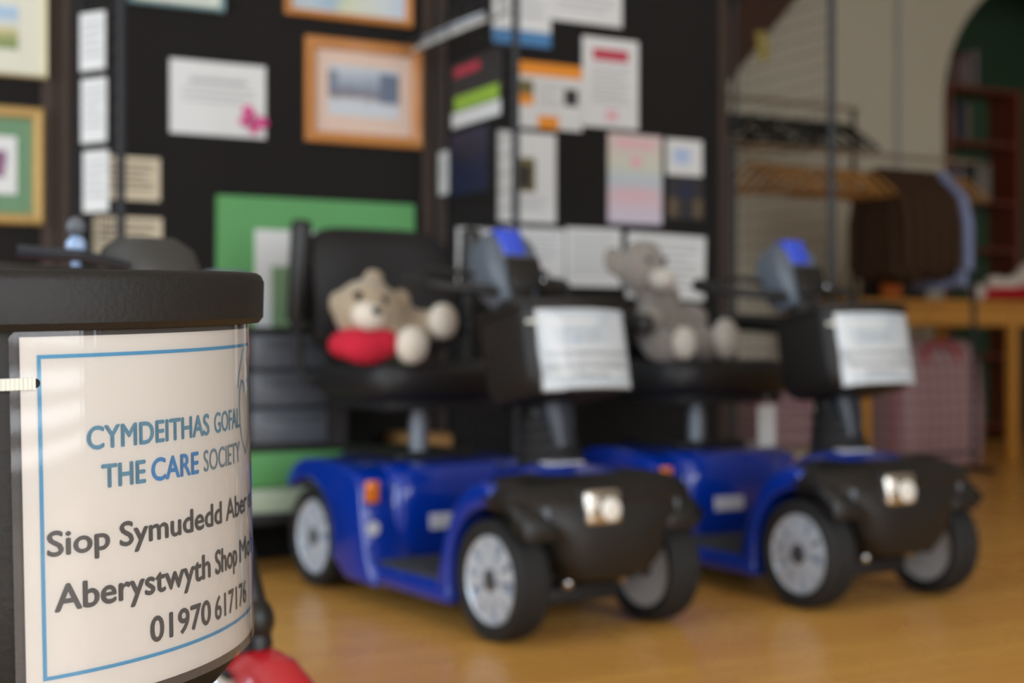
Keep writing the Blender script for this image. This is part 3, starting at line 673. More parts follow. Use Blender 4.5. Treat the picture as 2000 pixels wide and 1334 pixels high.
def make_scooter(loc, rz, label, paint, basket=True):
    root = empty('mobility_scooter', loc, rz, label, 'mobility scooter', 'mobility scooters parked on the floor')
    for x in (TR_, -TR_):
        add_wheel(root, x, 0); add_wheel(root, x, WB)
    # underframe and axles
    bm = BM(); box(bm, (0, 0.36, 0.085), (0.2, 1.0, 0.04), 0.008); box(bm, (0, 0, 0.13), (0.32, 0.05, 0.05), 0.008); box(bm, (0, WB, 0.14), (0.30, 0.03, 0.026), 0.006)
    box(bm, (0, 0.02, 0.16), (0.26, 0.2, 0.12), 0.02); obj('chassis', bm, M['black_matt'], root)
    for s in (-1, 1):
        bm = BM(); tube(bm, [(s * .03, WB + .05, .14), (s * .145, WB + .05, .125)], .007, 8); ball(bm, (s * .145, WB + .05, .125), .013)
        obj('steering_rod', bm, M['black_matt'], root)
        bm = BM(); ball(bm, (s * .075, WB + .055, .118), .014); obj('rod_end', bm, M['chrome'], root)
    # rear body: battery box and the two swept fenders
    bm = BM(); rings = []
    for (z, a, y0, y1, n) in ((.10, .155, -.08, .325, 8), (.13, .185, -.11, .335, 8), (.25, .185, -.125, .335, 8), (.305, .18, -.122, .328, 7), (.328, .165, -.11, .31, 6), (.336, .13, -.09, .27, 5)):
        rings.append(sup(z, a, (y1 - y0) / 2, (y0 + y1) / 2, n, 40))
    loft(bm, rings); obj('rear_body', bm, paint, root)
    for s in (-1, 1):
        out = [(-.118, .250), (-.112, .285), (-.075, .316), (-.02, .334), (.08, .338), (.20, .330), (.275, .312), (.305, .28), (.315, .2), (.335, .12), (.36, .075), (.36, .052), (.22, .052)]
        out += arc(0, .13, .15, -12, 122, 12)
        bm = BM(); prism(bm, out, s * .13, s * .262, .014, 3); obj('rear_fender', bm, paint, root)
        bm = BM(); box(bm, (s * .234, .3135, .272), (.036, .010, .054), .004); obj('reflector', bm, M['amber'], root)
        bm = BM(); lathe(bm, [(.018, 0), (.018, .003)], 16, 'Y', (s * .2375, .323, .185)); obj('round_sticker', bm, M['sticker'], root)
    bm = BM(); box(bm, (.035, .3365, .192), (.10, .003, .038), .0012, 1, RX(2)); obj('sticker', bm, M['sticker'], root)
    bm = BM(); box(bm, (0, .08, .345), (.24, .30, .022), .008); obj('battery_lid', bm, M['black'], root)
    # floor pan with its rubber mat
    bm = BM(); box(bm, (0, .48, .077), (.50, .42, .048), .016, 3); obj('floor_pan', bm, paint, root)
    bm = BM(); box(bm, (0, .475, .104), (.465, .29, .010), .004)
    for k in range(10): box(bm, (0, .35 + .0275 * k, .110), (.43, .010, .004), .001, 1)
    obj('floor_mat', bm, M['mat_grey'], root)
    # front shroud: two fenders and the raised centre
    for s in (-1, 1):
        out = [(.625, .055), (.635, .11), (.665, .20), (.71, .28), (.765, .325), (.82, .338), (.86, .33)] + arc(WB, .13, .152, 84, 188, 10) + [(.685, .075), (.68, .055)]
        bm = BM(); prism(bm, out, s * .10, s * .248, .012, 3); obj('front_fender', bm, paint, root)
    bm = BM(); rings = []
    for (y, hw, z0, z1) in ((.585, .10, .07, .16), (.60, .125, .07, .25), (.64, .135, .10, .33), (.70, .13, .16, .36), (.77, .125, .22, .368), (.85, .12, .24, .362), (.90, .11, .25, .345)):
        rings.append([Vector((hw * math.copysign(abs(math.cos(t)) ** .6, math.cos(t)), y, (z0 + z1) / 2 + (z1 - z0) / 2 * math.copysign(abs(math.sin(t)) ** .6, math.sin(t)))) for t in [2 * PI * k / 28 for k in range(28)]])
    loft(bm, rings); obj('front_shroud', bm, paint, root)
    bm = BM(); box(bm, (.02, .80, .3665), (.10, .035, .004), .001, 1, RX(-5)); obj('sticker', bm, M['sticker'], root)
    # black nose bumper wrapping the front
    bm = BM(); rings = []
    for (z, a, b, cy, n) in ((.125, .07, .030, .925, 3), (.14, .11, .050, .925, 3.2), (.18, .145, .070, .915, 3.5), (.232, .162, .085, .90, 3.6), (.262, .215, .100, .88, 3.8), (.285, .247, .108, .862, 3.8), (.305, .250, .112, .862, 3.8), (.325, .238, .104, .858, 3.8), (.341, .208, .09, .852, 3.6), (.349, .16, .07, .848, 3.2)):
        rings.append(sup(z, a, b, cy, n, 44))
    loft(bm, rings)
    for s in (-1, 1):                            # the black corners that carry on over the front half of each wheel
        out = [(.835, .328), (.885, .326), (.93, .308), (.962, .278), (.974, .245), (.968, .222)] + arc(WB, .13, .150, 38, 92, 8)
        prism(bm, out, s * .13, s * .248, .03, 4)
    nose = obj('nose_bumper', bm, M['black'], root)
    bm = BM(); box(bm, (.042, .964, .285), (.118, .03, .088), .012, 3, RX(6)); obj('headlight_bezel', bm, M['black_matt'], nose)
    bm = BM(); box(bm, (.042, .974, .286), (.096, .022, .074), .012, 3, RX(6)); hl = obj('headlight', bm, M['reflector'], root)
    bm = BM()
    lathe(bm, [(.027, .0), (.023, .008), (.006, .012)], 18, 'Y', (.026, .982, .280)); lathe(bm, [(.015, .0), (.012, .005), (.004, .007)], 14, 'Y', (.070, .982, .296))
    obj('lens', bm, M['lens'], hl)
    for s in (-1, 1):
        bm = BM(); box(bm, (s * .175, .955, .272), (.02, .02, .04), .006, 2, RZm(-s * 38)); obj('side_block', bm, M['grey'], nose)  # plain grey block on each corner of the black nose
    # seat on its post
    bm = BM(); lathe(bm, [(.025, .33), (.025, .44), (.020, .442), (.020, .49)], 18, 'Z', (0.02, .17, 0)); obj('seat_post', bm, M['steel'], root)
    bm = BM(); box(bm, (0, .15, .478), (.36, .32, .025), .008); box(bm, (0, .02, .505), (.34, .05, .06), .01); obj('seat_base', bm, M['black_matt'], root)
    bm = BM(); rings = []
    for (z, a, b) in ((.488, .19, .165), (.497, .215, .19), (.52, .232, .208), (.555, .235, .212), (.578, .226, .203), (.588, .19, .17), (.590, .10, .09)):
        rings.append(sup(z, a, b, .145, 5, 40))
    loft(bm, rings)
    for v in bm.verts:
        if v.co.z > .56: v.co.z -= .015 * max(0, 1 - (v.co.x / .2) ** 2)
    obj('seat', bm, M['fabric'], root)
    bm = BM(); rings = []
    for (y, a, b) in ((.045, .10, .12), (.038, .17, .15), (.02, .215, .172), (-.01, .228, .18), (-.035, .222, .176), (-.05, .19, .15)):
        rings.append([Vector((p.x, y - .02 * (p.x / .22) ** 2 * -1, p.y)) for p in sup(0, a, b, 0, 4.2, 40)])
    loft(bm, rings); bm.transform(Matrix.Translation((0, -.075, .772)) @ RX(9)); bk = obj('backrest', bm, M['fabric'], root)
    bm = BM(); box(bm, (0, -.07, .60), (.07, .02, .26), .006, 2, RX(9)); obj('backrest_bracket', bm, M['black_matt'], root)
    # tiller, control head and handlebar
    bm = BM(); tube(bm, [(0, .735, .34), (0, .72, .42), (0, .655, .60), (0, .595, .74), (0, .575, .77)], [.05, .042, .04, .036, .03], 14); obj('tiller', bm, M['black'], root)
    bm = BM(); prof = []
    for k in range(9): prof.append((.072 - .003 * k + (.007 if k % 2 else 0), .355 + .014 * k))
    lathe(bm, prof, 24, 'Z', (0, .73, 0)); bm.transform(Matrix.Translation((0, .73, .36)) @ RX(12) @ Matrix.Translation((0, -.73, -.36))); obj('tiller_boot', bm, M['black_matt'], root)
    bm = BM(); rings = []
    for (z, a, b, cy) in ((.40, .026, .018, .775), (.46, .036, .028, .760), (.54, .040, .032, .735), (.60, .036, .03, .71)): rings.append(sup(z, a, b, cy, 3, 24))
    loft(bm, rings); obj('tiller_shroud', bm, M['tiller_dark'], root)
    HM = Matrix.Translation((0, .545, .800)) @ RX(24)
    bm = BM(); rings = []
    for (z, a, b, cy) in ((-.085, .045, .035, .0), (-.05, .066, .05, .0), (.0, .074, .06, 0), (.045, .07, .058, 0), (.075, .06, .05, -.004), (.088, .05, .04, -.006)): rings.append(sup(z, a, b, cy, 5, 32))
    loft(bm, rings); bm.transform(HM); hd = obj('control_head', bm, M['grey'], root)
    bm = BM(); box(bm, (.004, .052, .052), (.066, .02, .072), .008, 3); box(bm, (.004, 0, .088), (.066, .085, .012), .005, 2); bm.transform(HM); obj('blue_panel', bm, M['screen_blue'], hd)
    bm = BM(); box(bm, (-.012, .056, -.03), (.10, .014, .085), .006, 2); bm.transform(HM); obj('dark_cover', bm, M['black'], hd)
    bm = BM(); lathe(bm, [(.011, 0), (.013, .01), (.006, .016)], 14, 'Y', (-.062, .05, -.045)); bm.transform(HM); obj('knob', bm, M['chrome'], hd)
    bm = BM(); loop = [(-.19, .40, .785), (-.20, .47, .775), (-.17, .555, .762), (-.06, .59, .755), (.06, .59, .755), (.17, .555, .762), (.20, .47, .775), (.19, .40, .785)]
    tube(bm, loop, .0125, 10); hb = obj('handlebar', bm, M['black'], root)
    for s in (-1, 1):
        bm = BM(); tube(bm, [(s * .2, .50, .772), (s * .20, .45, .778), (s * .19, .395, .787)], [.019, .02, .018], 12); obj('grip', bm, M['rubber'], hb)
        bm = BM(); tube(bm, [(s * .05, .525, .79), (s * .11, .50, .80), (s * .17, .47, .805)], [.008, .007, .009], 8); obj('lever', bm, M['black'], hb)
    bm = BM(); tube(bm, [(-.02, .60, .80), (-.10, .66, .77), (-.09, .68, .70), (-.03, .66, .62)], .005, 6); obj('cable', bm, M['rubber'], root)
    if basket:
        fr = Matrix.Translation((0, .765, .500)) @ RX(11)
        basket_parts(root, fr, .33, -.200, 20, .04, .100, 0.0, .212, .016, .008)
        bm = BM(); box(bm, (0, -.112, .10), (.08, .03, .12), .005); bm.transform(fr); obj('basket_bracket', bm, M['black_matt'], root)
    return root
def armrest(root, s, up):
    a = obj('armrest', (lambda b: box(b, (0, .15, 0), (.05, .34, .052), .018, 3))(BM()), M['black'], root)
    a.location = (s * .262, -.045, .70)
    if up: a.rotation_euler = (rad(84), 0, 0)
    else: a.rotation_euler = (rad(-3), 0, 0)
    if up: a.scale = (1, .80, 1)
    bm = BM(); box(bm, (-s * .004, .0, -.01), (.03, .05, .06), .01); tube(bm, [(-s * .0, 0, -.02), (-s * .005, 0, -.13), (-s * .03, .02, -.17), (-s * .10, .02, -.175)], .013, 8)
    br = obj('armrest_bracket', bm, M['black_matt'], root); br.location = (s * .262, -.045, .70)
def heading(fx, fy): return math.atan2(-fx, fy)
HS = heading(.559, -.829)
P1 = Vector((-.32, 3.86, 0)); P2 = P1 + Vector((.735, .37, 0))
s1 = make_scooter(P1, HS, 'blue four wheeled mobility scooter with beige teddy on its seat, armrests raised', M['blue'])
s2 = dup(s1)
HS2 = heading(math.sin(rad(30.5)), -math.cos(rad(30.5)))
ax = P2 + Vector((.559, -.829, 0)) * WB
s2.rotation_euler = (0, 0, HS2); s2.location = ax - Vector((math.sin(rad(30.5)), -math.cos(rad(30.5)), 0)) * WB
for c in s2.children:
    if c.name.startswith('backrest') and 'bracket' not in c.name: c.scale = (1, 1, .45); c.location = (0, 0, .325)
    elif c.name.startswith('backrest_bracket'): c.scale = (1, 1, .5); c.location = (0, 0, .26)
s2['label'] = 'blue four wheeled mobility scooter with grey plush on its seat, armrests down'
for s in (-1, 1): armrest(s1, s, True); armrest(s2, s, False)
bpy.context.view_layer.update()
def basket_frame(root): return root.matrix_basis @ (Matrix.Translation((0, .765, .500)) @ RX(11))
make_sign(basket_frame(s1), .331, -.200, .100, .83, 'laminated white sign on the basket of blue scooter carrying the beige teddy', 'laminated basket signs', True)
make_sign(basket_frame(s2), .331, -.200, .100, .83, 'laminated white sign on the basket of blue scooter near the wooden table', 'laminated basket signs', True)
for (rt, which) in ((s1, 'teddy scooter'), (s2, 'scooter nearer the table')):
    fr = basket_frame(rt); a = .128 / .33
    ct = obj('cable_tie', (lambda b: box(b, (0, 0, 0), (.034, .0025, .007), .001, 1))(BM()), M['nylon']); ct.matrix_world = fr @ Matrix.Translation((.334 * math.sin(a), -.200 + .335 * math.cos(a), .162)) @ RZm(-math.degrees(a))
    tag(ct, 'short white cable tie at side of the basket sign on %s' % which, 'cable tie', 'cable ties')
# white price tag hanging from the second scooter's seat
tg = empty('price_tag', s2.matrix_basis @ Vector((-.085, .352, .487)), HS2, 'blank white card tag hanging below the seat of the second blue scooter', 'tag')
bm = BM(); box(bm, (0, 0, -.085), (.062, .0015, .115), .0005, 1); obj('card', bm, M['paper_w'], tg)
bm = BM(); tube(bm, [(0, 0, 0), (0, 0, -.03)], .001, 5); obj('string', bm, M['nylon'], tg)

# ------------------------------------------------------------------ foreground scooter, its basket and sign
FC = Vector((-.40, .979, 0)); HF = heading(math.sin(rad(74)), -math.cos(rad(74)))
Ff = Vector((math.sin(rad(74)), -math.cos(rad(74)), 0))
sf = make_scooter(FC - Ff * .70, HF, 'dark scooter closest to camera, only its charcoal front basket in the frame', M['black'], False)
for s in (-1, 1): armrest(sf, s, False)
bpy.context.view_layer.update()
frf = Matrix.Translation((0, .70, 0)) @ RY(-2.0)
frf = Matrix.Translation((0, .70, .55)) @ RY(2.0) @ Matrix.Translation((0, 0, -.55))
fb = basket_parts(sf, frf, .2160, 0.0, 76, .06, .10, .392, .676, .034, .0125)
for (an, z, w, h) in ((46.5, .60, .03, .006), (44.0, .575, .016, .007), (43.8, .552, .013, .010), (43.8, .525, .012, .009), (43.8, .49, .012, .009)): slot(fb, .2160, 0, an, z, w, h)
sgn = make_sign(sf.matrix_basis @ frf, .2163, 0.0, .5350, 1.0, 'large curved laminated sign on the charcoal basket closest to camera, lettering readable', 'laminated basket signs')
bm = BM()                                    # ribbed white cable tie through the punched hole
for i in range(16):
    a0 = (.1515 - .0135) / .2163 + i * .011
    for (da, r) in ((.0035, .2196), (.0095, .2190)):
        box(bm, (r * math.sin(a0 + da), r * math.cos(a0 + da), .6125), (.0017, .0016, .0066), 0, 1, Matrix.Rotation(-(a0 + da), 4, 'Z'))
rings = []
for i in range(18):
    a = (.1515 - .0135) / .2163 + i * .0105
    rings.append([Vector((r * math.sin(a), r * math.cos(a), z)) for r, z in ((.2187, .6092), (.2195, .6092), (.2195, .6158), (.2187, .6158))])
loft(bm, rings)
ct = obj('cable_tie', bm, M['nylon'], None, False); ct.matrix_world = sf.matrix_basis @ frf
tag(ct, 'ribbed milky white cable tie through the hole of the big curved sign', 'cable tie', 'cable ties')

# ------------------------------------------------------------------ red travel scooter behind the foreground basket
Rf = Vector((.77, -.64, 0)).normalized(); HR = heading(Rf.x, Rf.y)
rs = empty('travel_scooter', Vector((-.305, 1.70, 0)) - Rf * .60, HR, 'small red three wheeled travel scooter behind the closest basket', 'mobility scooter')
WS = wheel_meshes(.095, .06)
add_wheel(rs, .0001, .62, .095, WS)
for s in (-1, 1): add_wheel(rs, s * .19, 0, .095, WS)
bm = BM(); rings = []
for (z, a, b, cy) in ((.12, .05, .115, .61), (.16, .052, .115, .612), (.20, .05, .10, .614), (.235, .042, .07, .616), (.258, .030, .045, .615), (.27, .014, .02, .612)): rings.append(sup(z, a, b, cy, 2.3, 28))
loft(bm, rings, (False, True)); obj('front_fender', bm, M['red'], rs)
bm = BM(); box(bm, (0, .34, .07), (.34, .42, .035), .012); box(bm, (0, .56, .10), (.06, .14, .03), .01); obj('floor_deck', bm, M['black_matt'], rs)
bm = BM(); loft(bm, [sup(z, a, b, .0, 4, 32) for z, a, b in ((.07, .14, .15), (.10, .155, .18), (.24, .15, .18), (.29, .13, .15), (.30, .08, .10))]); obj('rear_cowl', bm, M['red'], rs)
bm = BM(); tube(bm, [(0, .60, .27), (0, .595, .31), (0, .56, .40), (0, .50, .52), (0, .42, .66), (0, .40, .70)], [.022, .02, .021, .02, .019, .018], 12); obj('tiller', bm, M['black'], rs)
bm = BM(); ball(bm, (0, .598, .302), (.025, .025, .030)); ball(bm, (0, .598, .262), (.018, .018, .03)); obj('tiller_joint', bm, M['black'], rs)
bm = BM(); box(bm, (.05, .60, .236), (.03, .036, .028), .008, 3, RX(-30)); obj('latch', bm, M['chrome'], rs)
bm = BM(); loft(bm, [sup(z, a, b, cy, 3, 28) for z, a, b, cy in ((.672, .03, .03, .40), (.69, .055, .045, .40), (.72, .065, .05, .395), (.75, .055, .045, .39), (.765, .035, .03, .385))]); ch = obj('control_head', bm, mat('dark_warm_grey_plastic', (62, 62, 60), 0.5), rs)
bm = BM(); tube(bm, [(-.20, .30, .72), (-.19, .36, .715), (-.09, .41, .71), (.09, .41, .71), (.19, .36, .715), (.20, .30, .72)], .013, 10); hb = obj('handlebar', bm, M['black'], rs)
for s in (-1, 1):
    bm = BM(); tube(bm, [(s * .195, .345, .716), (s * .20, .29, .72), (s * .20, .26, .722)], [.018, .018, .015], 10); obj('grip', bm, M['grey'], hb)
bm = BM(); ball(bm, (.085, .36, .752), (.013, .013, .014)); lathe(bm, [(.006, .715), (.006, .745)], 10, 'Z', (.085, .36, 0)); obj('bell', bm, M['glint_blue'], hb); bm = BM(); ball(bm, (.085, .36, .776), (.012, .012, .013)); obj('bell_knob', bm, M['drawer_grey'], hb)  # pale blue of the bell paints in the handlebar's bluish glints
bm = BM(); tube(bm, [(.06, .43, .725), (.13, .44, .735), (.19, .40, .738)], [.008, .007, .009], 8); obj('lever', bm, M['tiller_dark'], hb)
bm = BM(); ball(bm, (.215, .30, .735), (.02, .018, .02)); obj('pink_tassel', bm, M['pink_plush'], hb)
bm = BM(); lathe(bm, [(.024, .29), (.024, .44)], 14, 'Z'); obj('seat_post', bm, M['steel'], rs)
bm = BM(); loft(bm, [sup(z, a, b, .0, 4.5, 32) for z, a, b in ((.43, .16, .15), (.44, .185, .17), (.48, .19, .175), (.495, .17, .155))]); obj('seat', bm, M['fabric'], rs)
bm = BM(); loft(bm, [[Vector((p.x, y, p.y)) for p in sup(0, a, b, .61, 4, 32)] for y, a, b in ((-.13, .14, .09), (-.145, .175, .115), (-.175, .18, .12), (-.195, .15, .10))]); obj('backrest', bm, M['fabric'], rs)

# ------------------------------------------------------------------ plush toys
def seat_pt(root, x, y, z): return root.matrix_basis @ Vector((x, y, z))
tb = empty('teddy_bear', seat_pt(s1, 0.125, .20, .575), HS, 'beige teddy bear with cream muzzle and red scarf lying across scooter seat', 'plush toy')
# lies across the seat: head to the scooter's right (picture left), feet towards the front left
fused('body', [((-.025, -.005, .085), (.085, .075, .078)), ((.0, .06, .055), (.045, .085, .045), RZm(-8)), ((-.06, .055, .10), (.042, .08, .042), RZm(18)), ((.035, .06, .085), (.035, .05, .03)),
               ((-.005, .05, .16), (.026, .032, .034)), ((.04, .01, .10), (.06, .055, .06))], M['plush_beige'], tb)
hd = fused('head', [((.085, .045, .135), (.088, .08, .080), RY(-14)), ((.055, .02, .215), (.03, .018, .028)), ((.158, .02, .155), (.018, .022, .03))], M['plush_beige'], tb)
bm = BM(); ball(bm, (.118, .108, .122), (.044, .035, .034), RY(-14)); obj('muzzle', bm, M['plush_cream'], hd)
bm = BM(); ball(bm, (.112, .143, .134), (.013, .008, .009)); obj('nose', bm, M['hole'], hd)
for (x, y, z) in ((.076, .113, .160), (.140, .100, .172)):
    bm = BM(); ball(bm, (x, y, z), (.011, .009, .012)); obj('eye', bm, M['hole'], hd)
fused('scarf', [((.122, .06, .058), (.075, .068, .042), RY(8)), ((.075, .085, .056), (.055, .05, .042)), ((.115, .095, .046), (.070, .042, .042))], M['scarf'], tb)
for (x, y, z, r) in ((.006, .128, .052, .047), (-.088, .118, .112, .045)):
    bm = BM(); ball(bm, (x, y, z), (r, r * .75, r), RZm(20)); obj('foot_pad', bm, M['plush_cream'], tb)
ge = empty('plush_elephant', seat_pt(s2, 0.122, .125, .578), HS2, 'grey plush animal with pale muzzle sitting upright on second scooter seat', 'plush toy')
fused('body', [((-.01, .02, .09), (.085, .075, .095)), ((.01, .02, .17), (.065, .06, .07)), ((.08, .07, .13), (.03, .055, .035), RX(-20)), ((-.075, .07, .13), (.03, .055, .035), RX(-20)),
               ((-.075, .10, .05), (.05, .08, .048), RZm(28)), ((.07, .13, .045), (.045, .09, .045))], M['plush_grey'], ge)
hd = fused('head', [((.085, .035, .262), (.074, .068, .070)), ((.075, .03, .302), (.055, .05, .045)), ((.165, .02, .282), (.036, .016, .045), RY(20)), ((.02, .02, .288), (.022, .016, .034), RY(-20)), ((.045, .03, .20), (.055, .05, .05))], M['plush_grey'], ge)
bm = BM(); ball(bm, (.062, .105, .230), (.042, .038, .032)); obj('muzzle', bm, M['plush_pale'], hd)
for s in (-1, 1):
    bm = BM(); ball(bm, (s * .028 + .076, .098, .284), (.007, .006, .008)); obj('eye', bm, M['hole'], hd)
bm = BM(); ball(bm, (-.105, .172, .066), (.052, .036, .058), RZm(28)); obj('foot_pad', bm, M['plush_pale'], ge)
bm = BM(); ball(bm, (.07, .212, .055), (.038, .026, .045)); obj('foot_pad', bm, M['plush_pale'], ge)

# ------------------------------------------------------------------ things along the foot of the boards
def cabinet_at(px0, px1, v, name, label, cat):
    ua, _ = on_plane(px0, 800, v); ub, _ = on_plane(px1, 800, v)
    return ua, ub
bn = empty('low_bench', W(-1.12, 0.135, 0), RZ, 'low black bench under green box, behind first scooter rear wheel', 'bench')
bm = BM(); box(bm, (0, 0, .145), (.50, .19, .03), .004); obj('bench_top', bm, M['black_matt'], bn)
for x in (-.22, .22):
    for y in (-.07, .07):
        bm = BM(); box(bm, (x, y, .066), (.04, .04, .13), .003); obj('leg', bm, M['black_matt'], bn)
bx = empty('storage_box', W(-1.13, 0.135, .1602), RZ, 'green storage box with a pale bottom, below the grey drawers', 'box')
bm = BM(); box(bm, (0, 0, .035), (.46, .17, .068), .006); obj('base', bm, mat('pale_green_grey', (182, 196, 172), .5), bx)
bm = BM(); box(bm, (0, 0, .121), (.47, .18, .10), .01); obj('lid', bm, M['green_board'], bx)
bm = BM(); lathe(bm, [(.022, 0), (.022, .003)], 18, 'Y', (-.045, -.0935, .125)); obj('round_label', bm, M['sage'], bx)
dz = .1602 + .1722
du = empty('drawer_unit', W(-1.18, 0.137, dz), RZ, 'dark plastic drawer unit with three slate grey drawers on the green box', 'drawers')
bm = BM(); DW, DH = .30, .345
for (c, s) in (((-DW / 2 + .005, 0, DH / 2), (.010, .17, DH)), ((DW / 2 - .03, 0, DH / 2), (.06, .17, DH)), ((0, 0, .007), (DW, .17, .014)), ((0, 0, DH - .007), (DW, .17, .014)), ((0, .079, DH / 2), (DW, .012, DH))): box(bm, c, s, .002, 1)
obj('carcass', bm, M['drawer_dark'], du)
for k in range(3):
    z = .018 + .104 * k + .05
    bm = BM(); box(bm, (-.023, -.010, z), (.222, .155, .096), .006); dr = obj('drawer', bm, M['drawer_grey'], du)
    bm = BM(); box(bm, (-.023, -.094, z + .03), (.16, .016, .014), .005); obj('handle', bm, M['drawer_grey'], dr)
cb = empty('cardboard_box', W(-.766, 0.12, 0), RZ, 'brown cardboard box on the floor behind the first blue scooter', 'box')
bm = BM(); box(bm, (0, 0, .18), (.14, .18, .36), .003, 1); obj('carton', bm, M['cardboard'], cb)
for s in (-1, 1):
    bm = BM(); box(bm, (s * .035, 0, .3635), (.068, .18, .004), .001, 1, RY(s * 2)); obj('flap', bm, M['cardboard'], cb)
bm = BM(); box(bm, (0, -.0915, .25), (.05, .002, .1), 0, 1); obj('tape', bm, M['paper_c'], cb)

# ------------------------------------------------------------------ beyond the boards: stairs, rails, table
st = empty('staircase', W(0, -1.85, 0), RZ, 'dark wooden staircase rising along the cream wall behind the boards', 'staircase', kind='structure')
sl = 1.09; u_b = 1.72 - 1.80 / sl            # underside passes the board's end at 1.8 m
for (yy) in (0.0, 0.52):
    t = BM(); a = u_b - .02; top = CEIL - .05
    pts = [(a, 0.001), (a + top / sl, top), (a + top / sl - .30, top), (a - .30, 0.001)]
    va = [t.verts.new((x, yy, z)) for x, z in pts]; vb = [t.verts.new((x, yy + .05, z)) for x, z in pts]
    t.faces.new(va); t.faces.new(vb[::-1])
    for i in range(4): t.faces.new((va[i], vb[i], vb[(i + 1) % 4], va[(i + 1) % 4]))
    obj('stringer', t, M['stair_wood'], st, False)
n = 15
for k in range(1, n):
    z = k * .215; x = u_b - .17 + z / sl
    bm = BM(); box(bm, (x + .02, .285, z), (.24, .468, .035), .004, 1); obj('tread', bm, M['stair_wood'], st)
    bm = BM(); box(bm, (x + .125, .285, z + .09), (.02, .468, .17), 0, 1); obj('riser', bm, M['stair_wood'], st)
u, z = on_plane(1490, 90, -1.845)
yc = tag(obj('wall_card', (lambda b: box(b, (0, 0, 0), (.07, .003, .15), 0, 1, RY(-8)))(BM()), M['yellow_card'], None, False), 'mustard yellow card fixed to the side of the dark stairs', 'card')
yc.location = W(u, -1.8475, z); yc.rotation_euler = (0, 0, RZ)

def clothes_rail(u0, u1, v, z, label):
    e = empty('clothes_rail', W(u0, v, 0), RZ, label, 'clothes rail', 'clothes rails'); L = u1 - u0
    bm = BM(); tube(bm, [(-.04, 0, z), (L + .04, 0, z)], .010, 10); obj('top_bar', bm, M['chrome'], e)
    for x in (0, L):
        bm = BM(); tube(bm, [(x, 0, .04), (x, 0, z)], .013, 10); obj('upright', bm, M['wire'], e)
        bm = BM(); tube(bm, [(x, -.13, .02), (x, .13, .02)], .016, 8); obj('foot', bm, M['wire'], e)
    bm = BM(); tube(bm, [(0, 0, .1), (L, 0, .1)], .010, 8); obj('lower_bar', bm, M['wire'], e)
clothes_rail(1.30, 2.78, -1.12, 1.52, 'chrome clothes rail with tan wooden hangers and brown clothes')
clothes_rail(1.32, 2.40, -1.56, 1.82, 'clothes rail behind, holding a crowd of black empty hangers')
def hanger_meshes(hw, th, drop, m):
    bm = BM(); pts = []
    for k in range(13):
        x = -hw + 2 * hw * k / 12; pts.append((0, x, -.085 - drop * (abs(x) / hw) ** 1.25))
    tube(bm, pts, [th * .7] + [th] * 11 + [th * .7], 8); tube(bm, [pts[0], (0, -hw * .6, -.09 - drop), (0, hw * .6, -.09 - drop), pts[-1]], th * .55, 6)
    body = mesh_from('shoulder_bar', bm, m)
    bm = BM(); hk = [(0, .0, -.088), (0, .0, -.05), (0, .004, -.03)] + [(0, .0150 * math.sin(t) , .0150 * math.cos(t) - .0018) for t in [PI * (1.0 - .15 * k) - .45 for k in range(10)]]
    tube(bm, hk, .0022, 6); hook = mesh_from('hook', bm, M['chrome'])
    return body, hook
ORD = 'first second third fourth fifth sixth seventh eighth ninth tenth eleventh twelfth thirteenth fourteenth fifteenth sixteenth seventeenth eighteenth nineteenth twentieth'.split()
def hanger(meshes, u, v, z, label, group, yaw):
    e = empty('coat_hanger', W(u, v, z), RZ + rad(yaw), label, 'hanger', group); e.rotation_euler = (rad(random.uniform(-5, 5)) if yaw > 5 else 0, 0, RZ + rad(yaw))
    obj('shoulder_bar', meshes[0], None, e); obj('hook', meshes[1], None, e); return e
hw_ = hanger_meshes(.152, .011, .115, M['hanger_wood']); hb_ = hanger_meshes(.20, .010, .125, M['black'])
def wood_u(k): return 1.42 + .062 * k if k < 12 else 2.175 + .075 * (k - 12)
for k in range(20):
    yw = 26 + random.uniform(-5, 5) if k < 9 else (20, 14, 9)[k - 9] if k < 12 else 4
    hanger(hw_, wood_u(k), -1.12, 1.52, 'tan wooden hanger, %s from the left on the rail with brown clothes' % ORD[k], 'tan wooden hangers', yw)
for k in range(18):
    hanger(hb_, 1.42 + .054 * k, -1.56, 1.82, 'black plastic hanger, %s from the left on the higher rail' % ORD[k], 'black hangers', 26 + random.uniform(-5, 5))
def garment(u, label, m, length, hw=.165, seed=0, yaw=4, group='brown clothes on the rail'):
    rnd = random.Random(seed); e = empty('garment', W(u, -1.12, 1.52), RZ + rad(yaw), label, 'garment', group)
    bm = BM(); rings = []
    for (dz, w, t) in ((-.072, .04, .017), (-.085, .07, .019), (-.112, hw * .5, .020), (-.15, hw * .80, .021), (-.185, hw * .98, .021), (-.22, hw * 1.02, .021), (-.32, hw * .98, .021), (-.30 - (length - .3) * .5, hw * 1.0, .022), (-length, hw * 1.04, .022)):
        r = []
        for k in range(36):
            a = 2 * PI * k / 36; r.append(Vector((t * math.sin(a) * (1 + .25 * math.sin(5 * a + seed) * min(1, -dz * 2)), w * math.cos(a), dz + (.012 * math.sin(3 * a + seed) if dz == -length else 0))))
        rings.append(r)
    loft(bm, rings); obj('cloth', bm, m, e)
    for s in (-1, 1):
        bm = BM(); tube(bm, [(0, s * hw * .86, -.19), (.0, s * (hw + .008), -.32), (.0, s * (hw + .012), -.54)], [.024, .026, .022], 10); obj('sleeve', bm, m, e)
    bm = BM(); t = BM(); lathe(t, [(.045, -.085), (.05, -.07), (.046, -.06)], 16, 'Z'); merge(bm, t, Matrix.Diagonal((.5, 1, 1, 1))); obj('collar', bm, m, e)
labs = ('first', 'second', 'third', 'fourth', 'fifth')
